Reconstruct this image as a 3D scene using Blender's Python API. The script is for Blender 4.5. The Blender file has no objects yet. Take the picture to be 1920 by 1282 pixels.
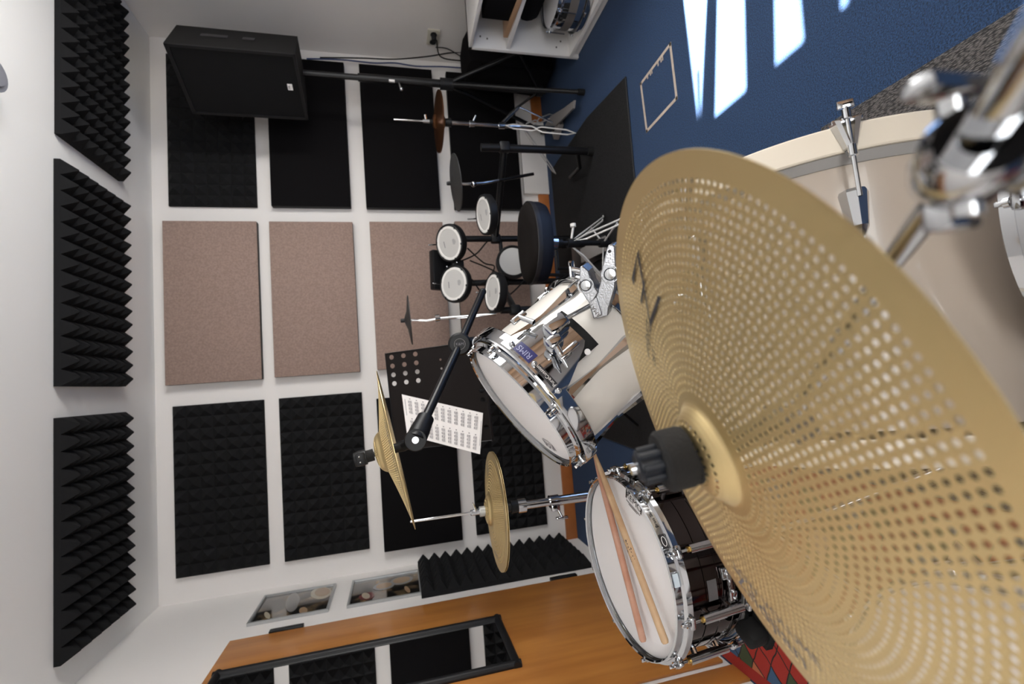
import bpy, bmesh, math, random
from mathutils import Vector, Matrix
random.seed(4)
C = bpy.context.scene.collection
sc = bpy.context.scene
PI = math.pi
V = Vector
# ------------------------------------------------------------------ camera
cam_d = bpy.data.cameras.new('camera'); cam = bpy.data.objects.new('camera', cam_d); C.objects.link(cam)
R0 = V((0.99398991, -0.09464265, -0.05501665)); R1 = V((-0.07611944, -0.2363443, -0.96868323)); R2 = V((0.07867587, 0.96704919, -0.24212799))
cam.matrix_world = Matrix(((R1.x, R0.x, -R2.x, 0), (R1.y, R0.y, -R2.y, 0), (R1.z, R0.z, -R2.z, 1.176), (0, 0, 0, 1)))
cam_d.sensor_width = 36; cam_d.lens = 885.7 / 1920 * 36; cam_d.clip_start = .01
cam_d.dof.use_dof = True; cam_d.dof.focus_distance = .98; cam_d.dof.aperture_fstop = 4.5
sc.camera = cam
# ------------------------------------------------------------------ light
sc.view_settings.view_transform = 'Standard'; sc.view_settings.look = 'None'; sc.view_settings.gamma = 1
sc.view_settings.exposure = 0.65
try: sc.view_settings.use_curve_mapping = False
except Exception: pass
w = bpy.data.worlds.new('world'); sc.world = w; w.use_nodes = True
w.node_tree.nodes['Background'].inputs[0].default_value = (.75, .87, 1, 1); w.node_tree.nodes['Background'].inputs[1].default_value = 1.2
def area(name, loc, direction, sx, sy, power, col=(1, 1, 1)):
    l = bpy.data.lights.new(name, 'AREA'); l.shape = 'RECTANGLE'; l.size = sx; l.size_y = sy; l.energy = power; l.color = col
    o = bpy.data.objects.new(name, l); C.objects.link(o); o.location = loc
    o.rotation_euler = V(direction).to_track_quat('-Z', 'Y').to_euler(); return o
sun_d = bpy.data.lights.new('sun', 'SUN'); sun_d.energy = 120; sun_d.angle = math.radians(.6); sun_d.color = (1, .97, .92)
sun = bpy.data.objects.new('sun', sun_d); C.objects.link(sun); sun.rotation_euler = V((-1, .13, -1.428)).to_track_quat('-Z', 'Y').to_euler()
area('window_light_side', (2.2, 1.05, 1.5), (-1, -.05, .12), 1.2, 1.1, 38, (1, .985, .96))
area('rear_fill_light', (.3, -2.3, 1.6), (0, 1, .05), 2.0, 1.1, 24, (1, .98, .95))  # fill lamp added behind the camera, no known source there
# ------------------------------------------------------------------ materials
def mat(name, col, rough=.5, metal=0, coat=0, bump=0, bscale=200, cvar=0, cscale=20, spec=.5, stretch=None, sheen=0, col2=None, bdist=.002):
    m = bpy.data.materials.new(name); m.use_nodes = True; nt = m.node_tree; b = nt.nodes['Principled BSDF']
    b.inputs['Base Color'].default_value = (*col, 1); b.inputs['Roughness'].default_value = rough; b.inputs['Metallic'].default_value = metal
    b.inputs['Coat Weight'].default_value = coat; b.inputs['Coat Roughness'].default_value = .05
    b.inputs['Specular IOR Level'].default_value = spec; b.inputs['Sheen Weight'].default_value = sheen
    tc = nt.nodes.new('ShaderNodeTexCoord'); src = tc.outputs['Object']
    if stretch:
        mp = nt.nodes.new('ShaderNodeMapping'); mp.inputs['Scale'].default_value = stretch; nt.links.new(src, mp.inputs['Vector']); src = mp.outputs[0]
    if cvar or col2:
        n = nt.nodes.new('ShaderNodeTexNoise'); n.inputs['Scale'].default_value = cscale; n.inputs['Detail'].default_value = 5; nt.links.new(src, n.inputs['Vector'])
        r = nt.nodes.new('ShaderNodeValToRGB'); nt.links.new(n.outputs['Fac'], r.inputs[0])
        a = col2 or tuple(max(0, c * (1 - cvar)) for c in col)
        r.color_ramp.elements[0].position = .35; r.color_ramp.elements[1].position = .65
        r.color_ramp.elements[0].color = (*a, 1); r.color_ramp.elements[1].color = (*(tuple(min(1, c * (1 + cvar)) for c in col)), 1)
        nt.links.new(r.outputs[0], b.inputs['Base Color'])
    if bump:
        n = nt.nodes.new('ShaderNodeTexNoise'); n.inputs['Scale'].default_value = bscale; n.inputs['Detail'].default_value = 3; nt.links.new(src, n.inputs['Vector'])
        bp = nt.nodes.new('ShaderNodeBump'); bp.inputs['Strength'].default_value = bump; bp.inputs['Distance'].default_value = bdist
        nt.links.new(n.outputs['Fac'], bp.inputs['Height']); nt.links.new(bp.outputs[0], b.inputs['Normal'])
    return m
M = dict(
    wall=mat('wall paint', (.77, .74, .715), .8, bump=.15, bscale=90),
    ceil=mat('ceiling paint', (.83, .82, .80), .85, bump=.1, bscale=70),
    carpet=mat('blue carpet', (.011, .038, .100), .95, bump=.9, bscale=420, cvar=.55, cscale=260, sheen=.03, bdist=.004),
    mat_rub=mat('speckled rubber', (.012, .0115, .012), .9, spec=.2, bump=.5, bscale=500, cvar=.5, cscale=230),
    mat_edge=mat('rubber edge', (.012, .012, .013), .7),
    foam=mat('charcoal foam', (.0075, .0075, .0082), .95, bump=.4, bscale=500, spec=.25),
    blackcloth=mat('black acoustic fabric', (.0055, .005, .0055), .95, bump=.3, bscale=600, spec=.1),
    browncloth=mat('taupe acoustic fabric', (.285, .20, .165), .95, bump=.3, bscale=500, cvar=.13, cscale=90),
    blackedge=mat('black panel edge', (.01, .01, .011), .7),
    door=mat('orange beech veneer', (.50, .205, .045), .42, cvar=.0, col2=(.40, .15, .030), cscale=3.0, stretch=(2, 6, .7), coat=.15),
    wood_base=mat('orange skirting wood', (.42, .14, .035), .5, cvar=.15, cscale=6),
    chrome=mat('polished chrome', (.56, .57, .585), .06, 1),
    chrome2=mat('satin chrome', (.52, .53, .545), .2, 1),
    alu=mat('cast aluminium', (.34, .345, .36), .27, 1, bump=.25, bscale=300),
    silver=mat('silver painted steel', (.62, .61, .60), .4, .3),
    nickel=mat('black nickel shell', (.075, .062, .06), .07, 1),
    blkmetal=mat('black painted steel', (.006, .006, .007), .35, .0, spec=.35),
    blkplastic=mat('black plastic', (.007, .007, .008), .45, spec=.3),
    blkrubber=mat('black rubber', (.008, .008, .008), .75, spec=.25, bump=.2, bscale=300),
    blkvinyl=mat('black vinyl', (.012, .012, .015), .38, bump=.15, bscale=250),
    bluevinyl=mat('navy vinyl side', (.006, .008, .015), .45, spec=.3),
    suede=mat('dark brown cloth', (.0055, .0038, .0032), .85, spec=.15, bump=.3, bscale=400),
    cream=mat('cream lacquer shell', (.74, .705, .65), .22, 0, coat=.6),
    champagne=mat('champagne lacquer shell', (.43, .365, .30), .28, 0, coat=.5, cvar=.03, cscale=2),
    hoopcream=mat('cream lacquer hoop', (.70, .63, .52), .25, 0, coat=.5),
    greystrip=mat('grey inlay and head collar', (.27, .26, .25), .4),
    head=mat('coated drum head', (.84, .82, .82), .6, bump=.12, bscale=700),
    meshhead=mat('mesh pad head', (.52, .51, .49), .7, bump=.2, bscale=900),
    padrim=mat('white pad ring', (.80, .78, .75), .5),
    padrubber=mat('dark grey rubber pad', (.020, .019, .019), .6, bump=.1, bscale=200),
    stick1=mat('light hickory', (.56, .38, .22), .5, col2=(.45, .28, .15), cscale=9, stretch=(2, 2, .5)),
    stick2=mat('reddish hickory', (.52, .30, .215), .5, col2=(.45, .21, .13), cscale=9, stretch=(2, 2, .5)),
    ink=mat('black print', (.02, .018, .02), .5), inkgrey=mat('grey print', (.16, .15, .17), .6),
    paper=mat('white paper', (.86, .83, .81), .7),
    badgeblue=mat('blue badge', (.028, .03, .12), .3), badgegrey=mat('grey badge lettering', (.34, .36, .52), .4),
    white=mat('white laminate', (.74, .72, .70), .45), plate=mat('cream plastic', (.55, .52, .44), .4),
    brass=mat('brass', (.55, .35, .10), .3, 1), copper=mat('copper coloured bronze', (.40, .17, .07), .3, 1, bump=.15, bscale=60, stretch=(1, 1, 6)),
    redshell=mat('dark red lacquer', (.06, .006, .01), .12, 0, coat=.8),
    bluecable=mat('blue cable', (.03, .05, .14), .5), greysteel=mat('grey pedal plate', (.30, .28, .27), .45, .3),
    glass=mat('clear bottle', (.55, .62, .58), .1), lampgrey=mat('grey lamp housing', (.30, .31, .35), .45, .3),
    felt=mat('grey felt', (.008, .0075, .0075), .95, bump=.4, bscale=400), tape=mat('beige tape', (.42, .35, .29), .7, cvar=.1, cscale=40),
    tan=mat('tan wood', (.42, .25, .14), .5), mirror=mat('mirror glass', (.85, .86, .86), .02, 1), framegrey=mat('grey picture frame', (.42, .43, .43), .35, .5),
    greyband=mat('grey brown band', (.12, .105, .095), .6), clear=mat('clear tape', (.10, .095, .095), .25), stickerwhite=mat('pale sticker', (.55, .63, .68), .5),
    orange=mat('orange part', (.5, .16, .02), .5), blind=mat('sun mask fabric', (.5, .48, .44), .8),
)
def gold():
    m = mat('golden cymbal bronze', (.70, .545, .28), .30, 1)
    nt = m.node_tree; b = nt.nodes['Principled BSDF']
    tc = nt.nodes.new('ShaderNodeTexCoord'); sx = nt.nodes.new('ShaderNodeSeparateXYZ'); nt.links.new(tc.outputs['Object'], sx.inputs[0])
    def mth(op, a, b_=None):
        n = nt.nodes.new('ShaderNodeMath'); n.operation = op
        for i, v in enumerate((a, b_)):
            if v is None: continue
            if isinstance(v, (int, float)): n.inputs[i].default_value = v
            else: nt.links.new(v, n.inputs[i])
        return n.outputs[0]
    r = mth('SQRT', mth('ADD', mth('MULTIPLY', sx.outputs[0], sx.outputs[0]), mth('MULTIPLY', sx.outputs[1], sx.outputs[1])))
    wv = mth('SINE', mth('MULTIPLY', r, 2600))
    nz = nt.nodes.new('ShaderNodeTexNoise'); nz.inputs['Scale'].default_value = 60; nt.links.new(tc.outputs['Object'], nz.inputs['Vector'])
    h = mth('ADD', mth('MULTIPLY', wv, .25), nz.outputs['Fac'])
    bp = nt.nodes.new('ShaderNodeBump'); bp.inputs['Strength'].default_value = .12; bp.inputs['Distance'].default_value = .001
    nt.links.new(h, bp.inputs['Height']); nt.links.new(bp.outputs[0], b.inputs['Normal'])
    b.inputs['Roughness'].default_value = .43
    return m
M['gold'] = gold()
def greyrug():
    m = mat('grey loop rug', (.06, .055, .055), .95); nt = m.node_tree; b = nt.nodes['Principled BSDF']
    tc = nt.nodes.new('ShaderNodeTexCoord'); mp = nt.nodes.new('ShaderNodeMapping'); mp.inputs['Scale'].default_value = (150, 60, 1); mp.inputs['Rotation'].default_value = (0, 0, .5)
    nt.links.new(tc.outputs['Object'], mp.inputs['Vector']); v = nt.nodes.new('ShaderNodeTexVoronoi'); v.inputs['Scale'].default_value = 2.2
    nt.links.new(mp.outputs[0], v.inputs['Vector'])
    r = nt.nodes.new('ShaderNodeValToRGB'); nt.links.new(v.outputs['Distance'], r.inputs[0])
    r.color_ramp.elements[0].color = (.16, .145, .14, 1); r.color_ramp.elements[1].position = .75; r.color_ramp.elements[1].color = (.02, .019, .02, 1)
    nt.links.new(r.outputs[0], b.inputs['Base Color'])
    bp = nt.nodes.new('ShaderNodeBump'); bp.invert = True; bp.inputs['Strength'].default_value = .9; bp.inputs['Distance'].default_value = .004
    nt.links.new(v.outputs['Distance'], bp.inputs['Height']); nt.links.new(bp.outputs[0], b.inputs['Normal'])
    return m
M['greyrug'] = greyrug()
def patchrug():
    m = mat('patchwork rug', (.3, .03, .02), .95, bump=.5, bscale=400); nt = m.node_tree; b = nt.nodes['Principled BSDF']
    tc = nt.nodes.new('ShaderNodeTexCoord'); dn = nt.nodes.new('ShaderNodeTexNoise'); dn.inputs['Scale'].default_value = 9
    nt.links.new(tc.outputs['Object'], dn.inputs['Vector'])
    ad = nt.nodes.new('ShaderNodeVectorMath'); ad.operation = 'MULTIPLY_ADD'; nt.links.new(dn.outputs['Color'], ad.inputs[0]); ad.inputs[1].default_value = (.03, .03, 0); nt.links.new(tc.outputs['Object'], ad.inputs[2])
    mp = nt.nodes.new('ShaderNodeMapping'); mp.inputs['Scale'].default_value = (12.5, 17, 1); mp.inputs['Rotation'].default_value = (0, 0, .55); nt.links.new(ad.outputs[0], mp.inputs['Vector'])
    fl = nt.nodes.new('ShaderNodeVectorMath'); fl.operation = 'FLOOR'; nt.links.new(mp.outputs[0], fl.inputs[0])
    wn = nt.nodes.new('ShaderNodeTexWhiteNoise'); wn.noise_dimensions = '3D'; nt.links.new(fl.outputs[0], wn.inputs['Vector'])
    r = nt.nodes.new('ShaderNodeValToRGB'); r.color_ramp.interpolation = 'CONSTANT'; nt.links.new(wn.outputs['Value'], r.inputs[0])
    e = r.color_ramp.elements; e[0].color = (.34, .025, .015, 1); e[1].position = .3; e[1].color = (.42, .31, .24, 1)
    for p, c in ((.5, (.045, .10, .19)), (.66, (.05, .07, .03)), (.8, (.45, .14, .06)), (.92, (.2, .012, .012))):
        q = e.new(p); q.color = (*c, 1)
    fr = nt.nodes.new('ShaderNodeVectorMath'); fr.operation = 'FRACTION'; nt.links.new(mp.outputs[0], fr.inputs[0]); sx = nt.nodes.new('ShaderNodeSeparateXYZ'); nt.links.new(fr.outputs[0], sx.inputs[0])
    mn = nt.nodes.new('ShaderNodeMath'); mn.operation = 'MINIMUM'; nt.links.new(sx.outputs[0], mn.inputs[0]); nt.links.new(sx.outputs[1], mn.inputs[1])
    lt = nt.nodes.new('ShaderNodeMath'); lt.operation = 'LESS_THAN'; lt.inputs[1].default_value = .07; nt.links.new(mn.outputs[0], lt.inputs[0])
    mx = nt.nodes.new('ShaderNodeMix'); mx.data_type = 'RGBA'; nt.links.new(lt.outputs[0], mx.inputs[0]); nt.links.new(r.outputs[0], mx.inputs[6]); mx.inputs[7].default_value = (.02, .012, .01, 1)
    nt.links.new(mx.outputs[2], b.inputs['Base Color']); return m
M['patchrug'] = patchrug()
M['redborder'] = mat('red rug border', (.30, .018, .010), .95, bump=.5, bscale=400)
def picture(name, c1, c2, sc_):
    m = mat(name, c1, .12, coat=1.0); nt = m.node_tree; b = nt.nodes['Principled BSDF']
    tc = nt.nodes.new('ShaderNodeTexCoord'); n = nt.nodes.new('ShaderNodeTexNoise'); n.inputs['Scale'].default_value = sc_; n.inputs['Detail'].default_value = 4; nt.links.new(tc.outputs['Object'], n.inputs['Vector'])
    r = nt.nodes.new('ShaderNodeValToRGB'); nt.links.new(n.outputs['Fac'], r.inputs[0]); e = r.color_ramp.elements
    e[0].position = .48; e[0].color = (*c1, 1); e[1].position = .75; e[1].color = (*c2, 1); nt.links.new(r.outputs[0], b.inputs['Base Color']); return m
M['pic'] = picture('dark drum photograph', (.012, .011, .010), (.30, .20, .10), 14)
# ------------------------------------------------------------------ mesh helpers
ORI = {}
class MB:
    def __init__(s): s.v = []; s.f = []
    def add(s, vs, fs):
        o = len(s.v); s.v += [tuple(x) for x in vs]; s.f += [tuple(i + o for i in f) for f in fs]; return s
    def box(s, c, size, rot=None, bev=0):
        h = [x / 2 for x in size]; vs = []
        c = V(c)
        if bev:
            b = min(bev, min(h) * .95)
            bm = bmesh.new(); bmesh.ops.create_cube(bm, size=1); bmesh.ops.scale(bm, vec=size, verts=bm.verts)
            bmesh.ops.bevel(bm, geom=bm.edges[:], offset=b, segments=2, profile=.5, affect='EDGES')
            bm.verts.index_update()
            vs = [v.co.copy() for v in bm.verts]; fs = [tuple(v.index for v in f.verts) for f in bm.faces]; bm.free()
        else:
            vs = [V((x * h[0], y * h[1], z * h[2])) for x in (-1, 1) for y in (-1, 1) for z in (-1, 1)]
            fs = [(0, 1, 3, 2), (4, 6, 7, 5), (0, 4, 5, 1), (2, 3, 7, 6), (0, 2, 6, 4), (1, 5, 7, 3)]
        if rot: vs = [rot @ v for v in vs]
        return s.add([v + c for v in vs], fs)
    def lathe(s, prof, n=32, fr=None, close=False):
        o, x, y, z = fr or (V((0, 0, 0)), V((1, 0, 0)), V((0, 1, 0)), V((0, 0, 1)))
        vs = []; fs = []; k = len(prof)
        for i in range(n):
            a = 2 * PI * i / n; d = x * math.cos(a) + y * math.sin(a)
            vs += [o + d * r + z * h for r, h in prof]
        for i in range(n):
            j = (i + 1) % n
            for q in range(k if close else k - 1):
                t = (q + 1) % k
                fs.append((i * k + q, j * k + q, j * k + t, i * k + t))
        return s.add(vs, fs)
    def cyl(s, a, b, r0, r1=None, n=16):
        a, b = V(a), V(b); r1 = r0 if r1 is None else r1; L = (b - a).length
        return s.lathe([(0, 0), (r0, 0), (r1, L), (0, L)], n, (a,) + axes((b - a)))
    def tube(s, pts, r, n=10, closed=False, flat=1):
        pts = [V(p) for p in pts]; N = len(pts); rings = []; prev = None
        for i, p in enumerate(pts):
            if closed: d = pts[(i + 1) % N] - pts[i - 1]
            else: d = pts[min(i + 1, N - 1)] - pts[max(i - 1, 0)]
            d.normalize()
            u = prev - d * prev.dot(d) if prev is not None else d.orthogonal()
            if u.length < 1e-6: u = d.orthogonal()
            u.normalize(); prev = u; w_ = d.cross(u); rr = r[i] if isinstance(r, (list, tuple)) else r
            rings.append([p + u * math.cos(2 * PI * k / n) * rr + w_ * math.sin(2 * PI * k / n) * rr * flat for k in range(n)])
        vs = [v for R in rings for v in R]; fs = []
        for i in range(N if closed else N - 1):
            j = (i + 1) % N
            for k in range(n): fs.append((i * n + k, i * n + (k + 1) % n, j * n + (k + 1) % n, j * n + k))
        if not closed: fs += [tuple(range(n))[::-1], tuple((N - 1) * n + k for k in range(n))]
        return s.add(vs, fs)
    def prism(s, poly, d):   # polygon of 3D points pushed along vector d
        poly = [V(p) for p in poly]; d = V(d); n = len(poly)
        return s.add(poly + [p + d for p in poly], [tuple(range(n))[::-1], tuple(range(n, 2 * n))] + [(i, (i + 1) % n, (i + 1) % n + n, i + n) for i in range(n)])
    def sphere(s, c, r, n=12, sq=(1, 1, 1)):
        pr = [(math.sin(PI * i / n) * r, -math.cos(PI * i / n) * r) for i in range(n + 1)]; c = V(c)
        t = MB().lathe(pr, n * 2); return s.add([V((x * sq[0], y * sq[1], z * sq[2])) + c for x, y, z in t.v], t.f)
    def build(s, name, m, parent=None, smooth=True, sharp=35):
        me = bpy.data.meshes.new(name); off = ORI.get(parent.name, V((0, 0, 0))) if parent else V((0, 0, 0))
        me.from_pydata([tuple(V(v) - off) for v in s.v], [], s.f)
        bm = bmesh.new(); bm.from_mesh(me); bmesh.ops.remove_doubles(bm, verts=bm.verts, dist=1e-6)
        bmesh.ops.recalc_face_normals(bm, faces=bm.faces); bm.to_mesh(me); bm.free()
        if smooth:
            me.polygons.foreach_set('use_smooth', [True] * len(me.polygons))
            try: me.set_sharp_from_angle(angle=math.radians(sharp))
            except Exception: pass
        me.materials.append(M[m] if isinstance(m, str) else m)
        o = bpy.data.objects.new(name, me); C.objects.link(o)
        if parent: o.parent = parent
        ORI[o.name] = off
        return o
def axes(d):
    z = V(d).normalized(); x = z.orthogonal().normalized(); return (x, z.cross(x), z)
def frame(o, n, ref=(1, 0, 0)):
    z = V(n).normalized(); x = V(ref); x = (x - z * x.dot(z)).normalized(); return (V(o), x, z.cross(x), z)
def loc(fr, x, y, z): return fr[0] + fr[1] * x + fr[2] * y + fr[3] * z
def pol(fr, r, deg, h): a = math.radians(deg); return loc(fr, r * math.cos(a), r * math.sin(a), h)
def tag(o, label, cat, group=None, kind=None):
    if label: o['label'] = label
    if cat: o['category'] = cat
    if group: o['group'] = group
    if kind: o['kind'] = kind
    return o
def thing(name, label, cat, at=(0, 0, 0), group=None):
    o = bpy.data.objects.new(name, None); C.objects.link(o); o.location = at; o.empty_display_size = .05
    ORI[o.name] = V(at); return tag(o, label, cat, group)
def struct(o): o['kind'] = 'structure'; return o
def dup(o, at, label=None, parent=None, rot=None):
    c = o.copy(); C.objects.link(c)
    if parent is not None: c.parent = parent
    else: c.location = at
    if rot is not None: c.rotation_euler = rot
    if label: c['label'] = label
    for ch in list(o.children): dup(ch, None, None, c)
    return c
def rotz(a): return Matrix.Rotation(a, 3, 'Z')
def arc(a, b, n): return [a + (b - a) * i / n for i in range(n + 1)]
def text_mesh(txt, size, mapf, name, m, parent, thick=0, label=None):
    cu = bpy.data.curves.new('t', 'FONT'); cu.body = txt; cu.size = size; cu.align_x = 'CENTER'; cu.align_y = 'CENTER'; cu.resolution_u = 3
    to = bpy.data.objects.new('t', cu); C.objects.link(to); dg = bpy.context.evaluated_depsgraph_get()
    me = bpy.data.meshes.new_from_object(to.evaluated_get(dg)); bpy.data.objects.remove(to)
    mb = MB(); mb.v = [tuple(mapf(v.co.x, v.co.y)) for v in me.vertices]; mb.f = [tuple(p.vertices) for p in me.polygons]
    return mb.build(name, m, parent, smooth=False)
# ------------------------------------------------------------------ room
XL, XR, YB, YF, H = -1.144, 2.33, 3.25, -2.4, 2.569
struct(MB().box(((XL + XR) / 2, (YB + YF) / 2, -.05), (XR - XL + .4, YB - YF + .4, .1)).build('floor', 'carpet', smooth=False))
struct(MB().box(((XL + XR) / 2, (YB + YF) / 2, H + .05), (XR - XL + .4, YB - YF + .4, .1)).build('ceiling', 'ceil', smooth=False))
struct(MB().box(((XL + XR) / 2, YB + .1, H / 2), (XR - XL + .4, .2, H)).build('wall_back', 'wall', smooth=False))
struct(MB().box((XL - .1, (YB + YF) / 2, H / 2), (.2, YB - YF, H)).build('wall_left', 'wall', smooth=False))
def wall_holes(name, mk, u0, u1, holes, z0, z1):
    mb = MB(); cu = u0
    for a, b in holes + [(u1, u1)]:
        if a > cu: mb.box(mk((cu + a) / 2, H / 2)[0], mk((cu + a) / 2, H / 2, a - cu, H)[1])
        if b > a:
            mb.box(mk((a + b) / 2, z0 / 2)[0], mk(0, 0, b - a, z0)[1]); mb.box(mk((a + b) / 2, (z1 + H) / 2)[0], mk(0, 0, b - a, H - z1)[1])
        cu = b
    return struct(mb.build(name, 'wall', smooth=False))
wall_holes('wall_right', lambda u, z, w_=0, h_=0: ((XR + .1, u, z), (.2, w_, h_)), YF, YB, [(.25, 1.7)], .9, 2.36)
wall_holes('wall_front', lambda u, z, w_=0, h_=0: ((u, YF - .1, z), (w_, .2, h_)), XL, XR, [(-.7, 1.3)], .9, 2.05)
def window(name, mk, u0, u1, z0, z1):
    mb = MB(); t = .05
    for (a, b, c, d) in ((u0, u1, z0, z0 + t), (u0, u1, z1 - t, z1), (u0, u0 + t, z0, z1), (u1 - t, u1, z0, z1)):
        p, s = mk((a + b) / 2, (c + d) / 2, b - a, d - c); mb.box(p, s)
    return struct(mb.build(name, 'white', smooth=False))
window('window_1', lambda u, z, w_, h_: ((XR + .15, u, z), (.05, w_, h_)), .15, 1.80, .85, 2.42)
window('window_rear_added', lambda u, z, w_, h_: ((u, YF - .15, z), (w_, .05, h_)), -.7, 1.3, .9, 2.05)  # rear window is out of view, added to bring light in
# unseen cupboard added behind the camera, only for reflections in the chrome
cu = thing('added_cupboard', 'tall brown cupboard added behind the camera for chrome reflections', 'cupboard', (2.08, -1.1, 0))
MB().box((2.09, -1.1, .95), (.44, 1.5, 1.9), bev=.004).build('carcass', 'tan', cu)
for yy in (-1.6, -1.1, -.6):
    dd = MB().box((1.862, yy, .95), (.018, .48, 1.84), bev=.003).build('cupboard_door', 'tan', cu)
    MB().box((1.845, yy + .19, 1.0), (.012, .012, .14), bev=.003).build('handle', 'blkmetal', dd)
# unseen blind added in window_1: slats shaped so gaps cast the sun patches
bl = thing('sun_mask_blind', 'pale blind added unseen in the side window to shape the sun patches', 'blind', (XR - .02, 1, 2.05))
zt, zb = 2.07, .88
MB().box((XR - .02, .975, 2.22), (.045, 1.56, .34), bev=.004).build('mask_head_box', 'white', bl)
def mask_slat(ty0, ty1, by0, by1):
    MB().prism([(XR - .004, ty0, zt), (XR - .004, ty1, zt), (XR - .004, by1, zb), (XR - .004, by0, zb)], (.003, 0, 0)).build('mask_slat', 'blind', bl, smooth=False)
mask_slat(1.312, 1.80, 1.43, 1.80)
mask_slat(1.222, 1.3125, 1.165, 1.2)
MB().prism([(XR - .004, 1.305, 1.735), (XR - .004, 1.32, 1.735), (XR - .004, 1.32, zt), (XR - .004, 1.305, zt)], (.003, 0, 0)).build('mask_slat', 'blind', bl, smooth=False)
mask_slat(.937, 1.066, .938, 1.062)
mask_slat(.717, .836, .70, .90)
mask_slat(.20, .700, .2, .70)
# skirting, pipe cover
struct(MB().box(((XL + XR) / 2, YB - .011, .04), (XR - XL, .022, .08), bev=.004).build('baseboard_back', 'wood_base'))
t1 = struct(MB().box((1.62, YB - .020, .095), (.55, .03, .19)).build('trim_1', 'wall', smooth=False))
# door on the left wall
d1 = thing('door_1', None, None, (XL, 2.15, 0)); struct(d1)
MB().box((XL + .0065, 2.15, 1.015), (.011, .944, 1.99), bev=.002).build('door_leaf', 'door', d1)
MB().box((XL + .006, 1.60, 1.01), (.012, .09, 2.02), bev=.002).build('door_jamb', 'door', d1)
for z in (1.765, .32):
    h = MB().box((XL + .0085, 2.642, z), (.016, .034, .155), bev=.002); h.cyl((XL + .014, 2.634, z - .075), (XL + .014, 2.634, z + .075), .006); h.build('hinge', 'blkmetal', d1)
# ------------------------------------------------------------------ acoustic foam and panels
def foam_mb(nu, nv, pitch, base=.024, ht=.05):
    mb = MB(); W, D = nu * pitch, nv * pitch
    mb.box((W / 2, D / 2, base / 2), (W, D, base))
    for i in range(nu):
        for j in range(nv):
            x, y = i * pitch, j * pitch; e = pitch * .04
            mb.add([(x, y, base), (x + pitch, y, base), (x + pitch, y + pitch, base), (x, y + pitch, base), (x + pitch / 2 - e, y + pitch / 2 - e, base + ht), (x + pitch / 2 + e, y + pitch / 2 - e, base + ht), (x + pitch / 2 + e, y + pitch / 2 + e, base + ht), (x + pitch / 2 - e, y + pitch / 2 + e, base + ht)],
                   [(0, 1, 5, 4), (1, 2, 6, 5), (2, 3, 7, 6), (3, 0, 4, 7), (4, 5, 6, 7)])
    me = bpy.data.meshes.new('foam'); me.from_pydata(mb.v, [], mb.f); me.materials.append(M['foam']); return me
fm = foam_mb(14, 7, .0708)
def foam(rows, at, label, group=None, name='foam_panel', me=fm):
    o = bpy.data.objects.new(name, me); C.objects.link(o)
    x, y, z = [V(r) for r in rows]
    o.matrix_world = Matrix(((x.x, y.x, z.x, at[0]), (x.y, y.y, z.y, at[1]), (x.z, y.z, z.z, at[2]), (0, 0, 0, 1)))
    return tag(o, label, 'foam panel', group)
ce = ((-1, 0, 0), (0, 1, 0), (0, 0, -1))
foam(ce, (2.215, 2.39, H - .001), 'charcoal pyramid foam panel on the ceiling above the black loudspeaker')
foam(ce, (1.108, 2.385, H - .001), 'charcoal pyramid foam panel in the middle of the ceiling row')
foam(ce, (-.015, 2.385, H - .001), 'charcoal pyramid foam panel on the ceiling nearest the left wall and door')
fm2 = foam_mb(14, 7, .0708, .016, .028)
ba = ((1, 0, 0), (0, 0, 1), (0, -1, 0)); yb = YB - .001; k = 3.21 / 3.25
def bz(r): return 1.176 + r * 3.21
foam(ba, (-.308 * 3.21 - .01, yb, bz(.25)), 'black pyramid foam panel on the back wall, top left corner of the grid', me=fm2)
foam(ba, (-.308 * 3.21 - .01, yb, bz(.069)), 'black pyramid foam panel on the back wall, second down in the left column', me=fm2)
foam(ba, (-.308 * 3.21 - .03, yb, bz(-.30)), 'black pyramid foam panel low on the back wall behind the hi-hat stand', me=fm2)
foam(ba, (.381 * 3.21, yb, bz(.25)), 'black pyramid foam panel high on the back wall behind the loudspeaker', me=fm2)
lf = ((0, 0, 1), (0, 1, 0), (1, 0, 0))
foam(lf, (XL + .001, 2.72, .115), 'tall charcoal pyramid foam panel on the left wall between door and corner')
def panel(x0, x1, z0, z1, label, face, th=.045, name='acoustic_panel', tilt=0):
    o = thing(name, label, 'acoustic panel', ((x0 + x1) / 2, YB, (z0 + z1) / 2))
    rt = Matrix.Rotation(tilt, 3, 'Y')
    MB().box(((x0 + x1) / 2, YB - .001 - (th - .004) / 2, (z0 + z1) / 2), (x1 - x0, th - .004, z1 - z0), rt, bev=.004).build('panel_edge', 'blackedge', o)
    MB().box(((x0 + x1) / 2, YB - th, (z0 + z1) / 2), (x1 - x0 - .001, .006, z1 - z0 - .001), rt, bev=.0025).build('fabric_face', face, o)
    return o
s = 3.205
panel(-.320 * s, -.018 * s, bz(-.115), bz(.041), 'flat black fabric panel on the back wall behind the crash cymbal', 'blackcloth')
panel(.381 * s, .697 * s, bz(.071), bz(.222), 'flat black fabric panel on the back wall just under the loudspeaker', 'blackcloth')
panel(.380 * s, .697 * s, bz(-.114), bz(.0405), 'flat black fabric panel on the back wall behind the speaker pole and hi-hat rod', 'blackcloth')
panel(.381 * s, .696 * s, bz(-.299), bz(-.145), 'flat black fabric panel lowest in the right column above the skirting', 'blackcloth')
panel(.037 * s, .349 * s, bz(.2495), bz(.412), 'taupe fabric panel at the top of the middle column', 'browncloth')
panel(.0385 * s, .349 * s, bz(.0695), bz(.2275), 'taupe fabric panel second down in the middle column', 'browncloth')
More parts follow.
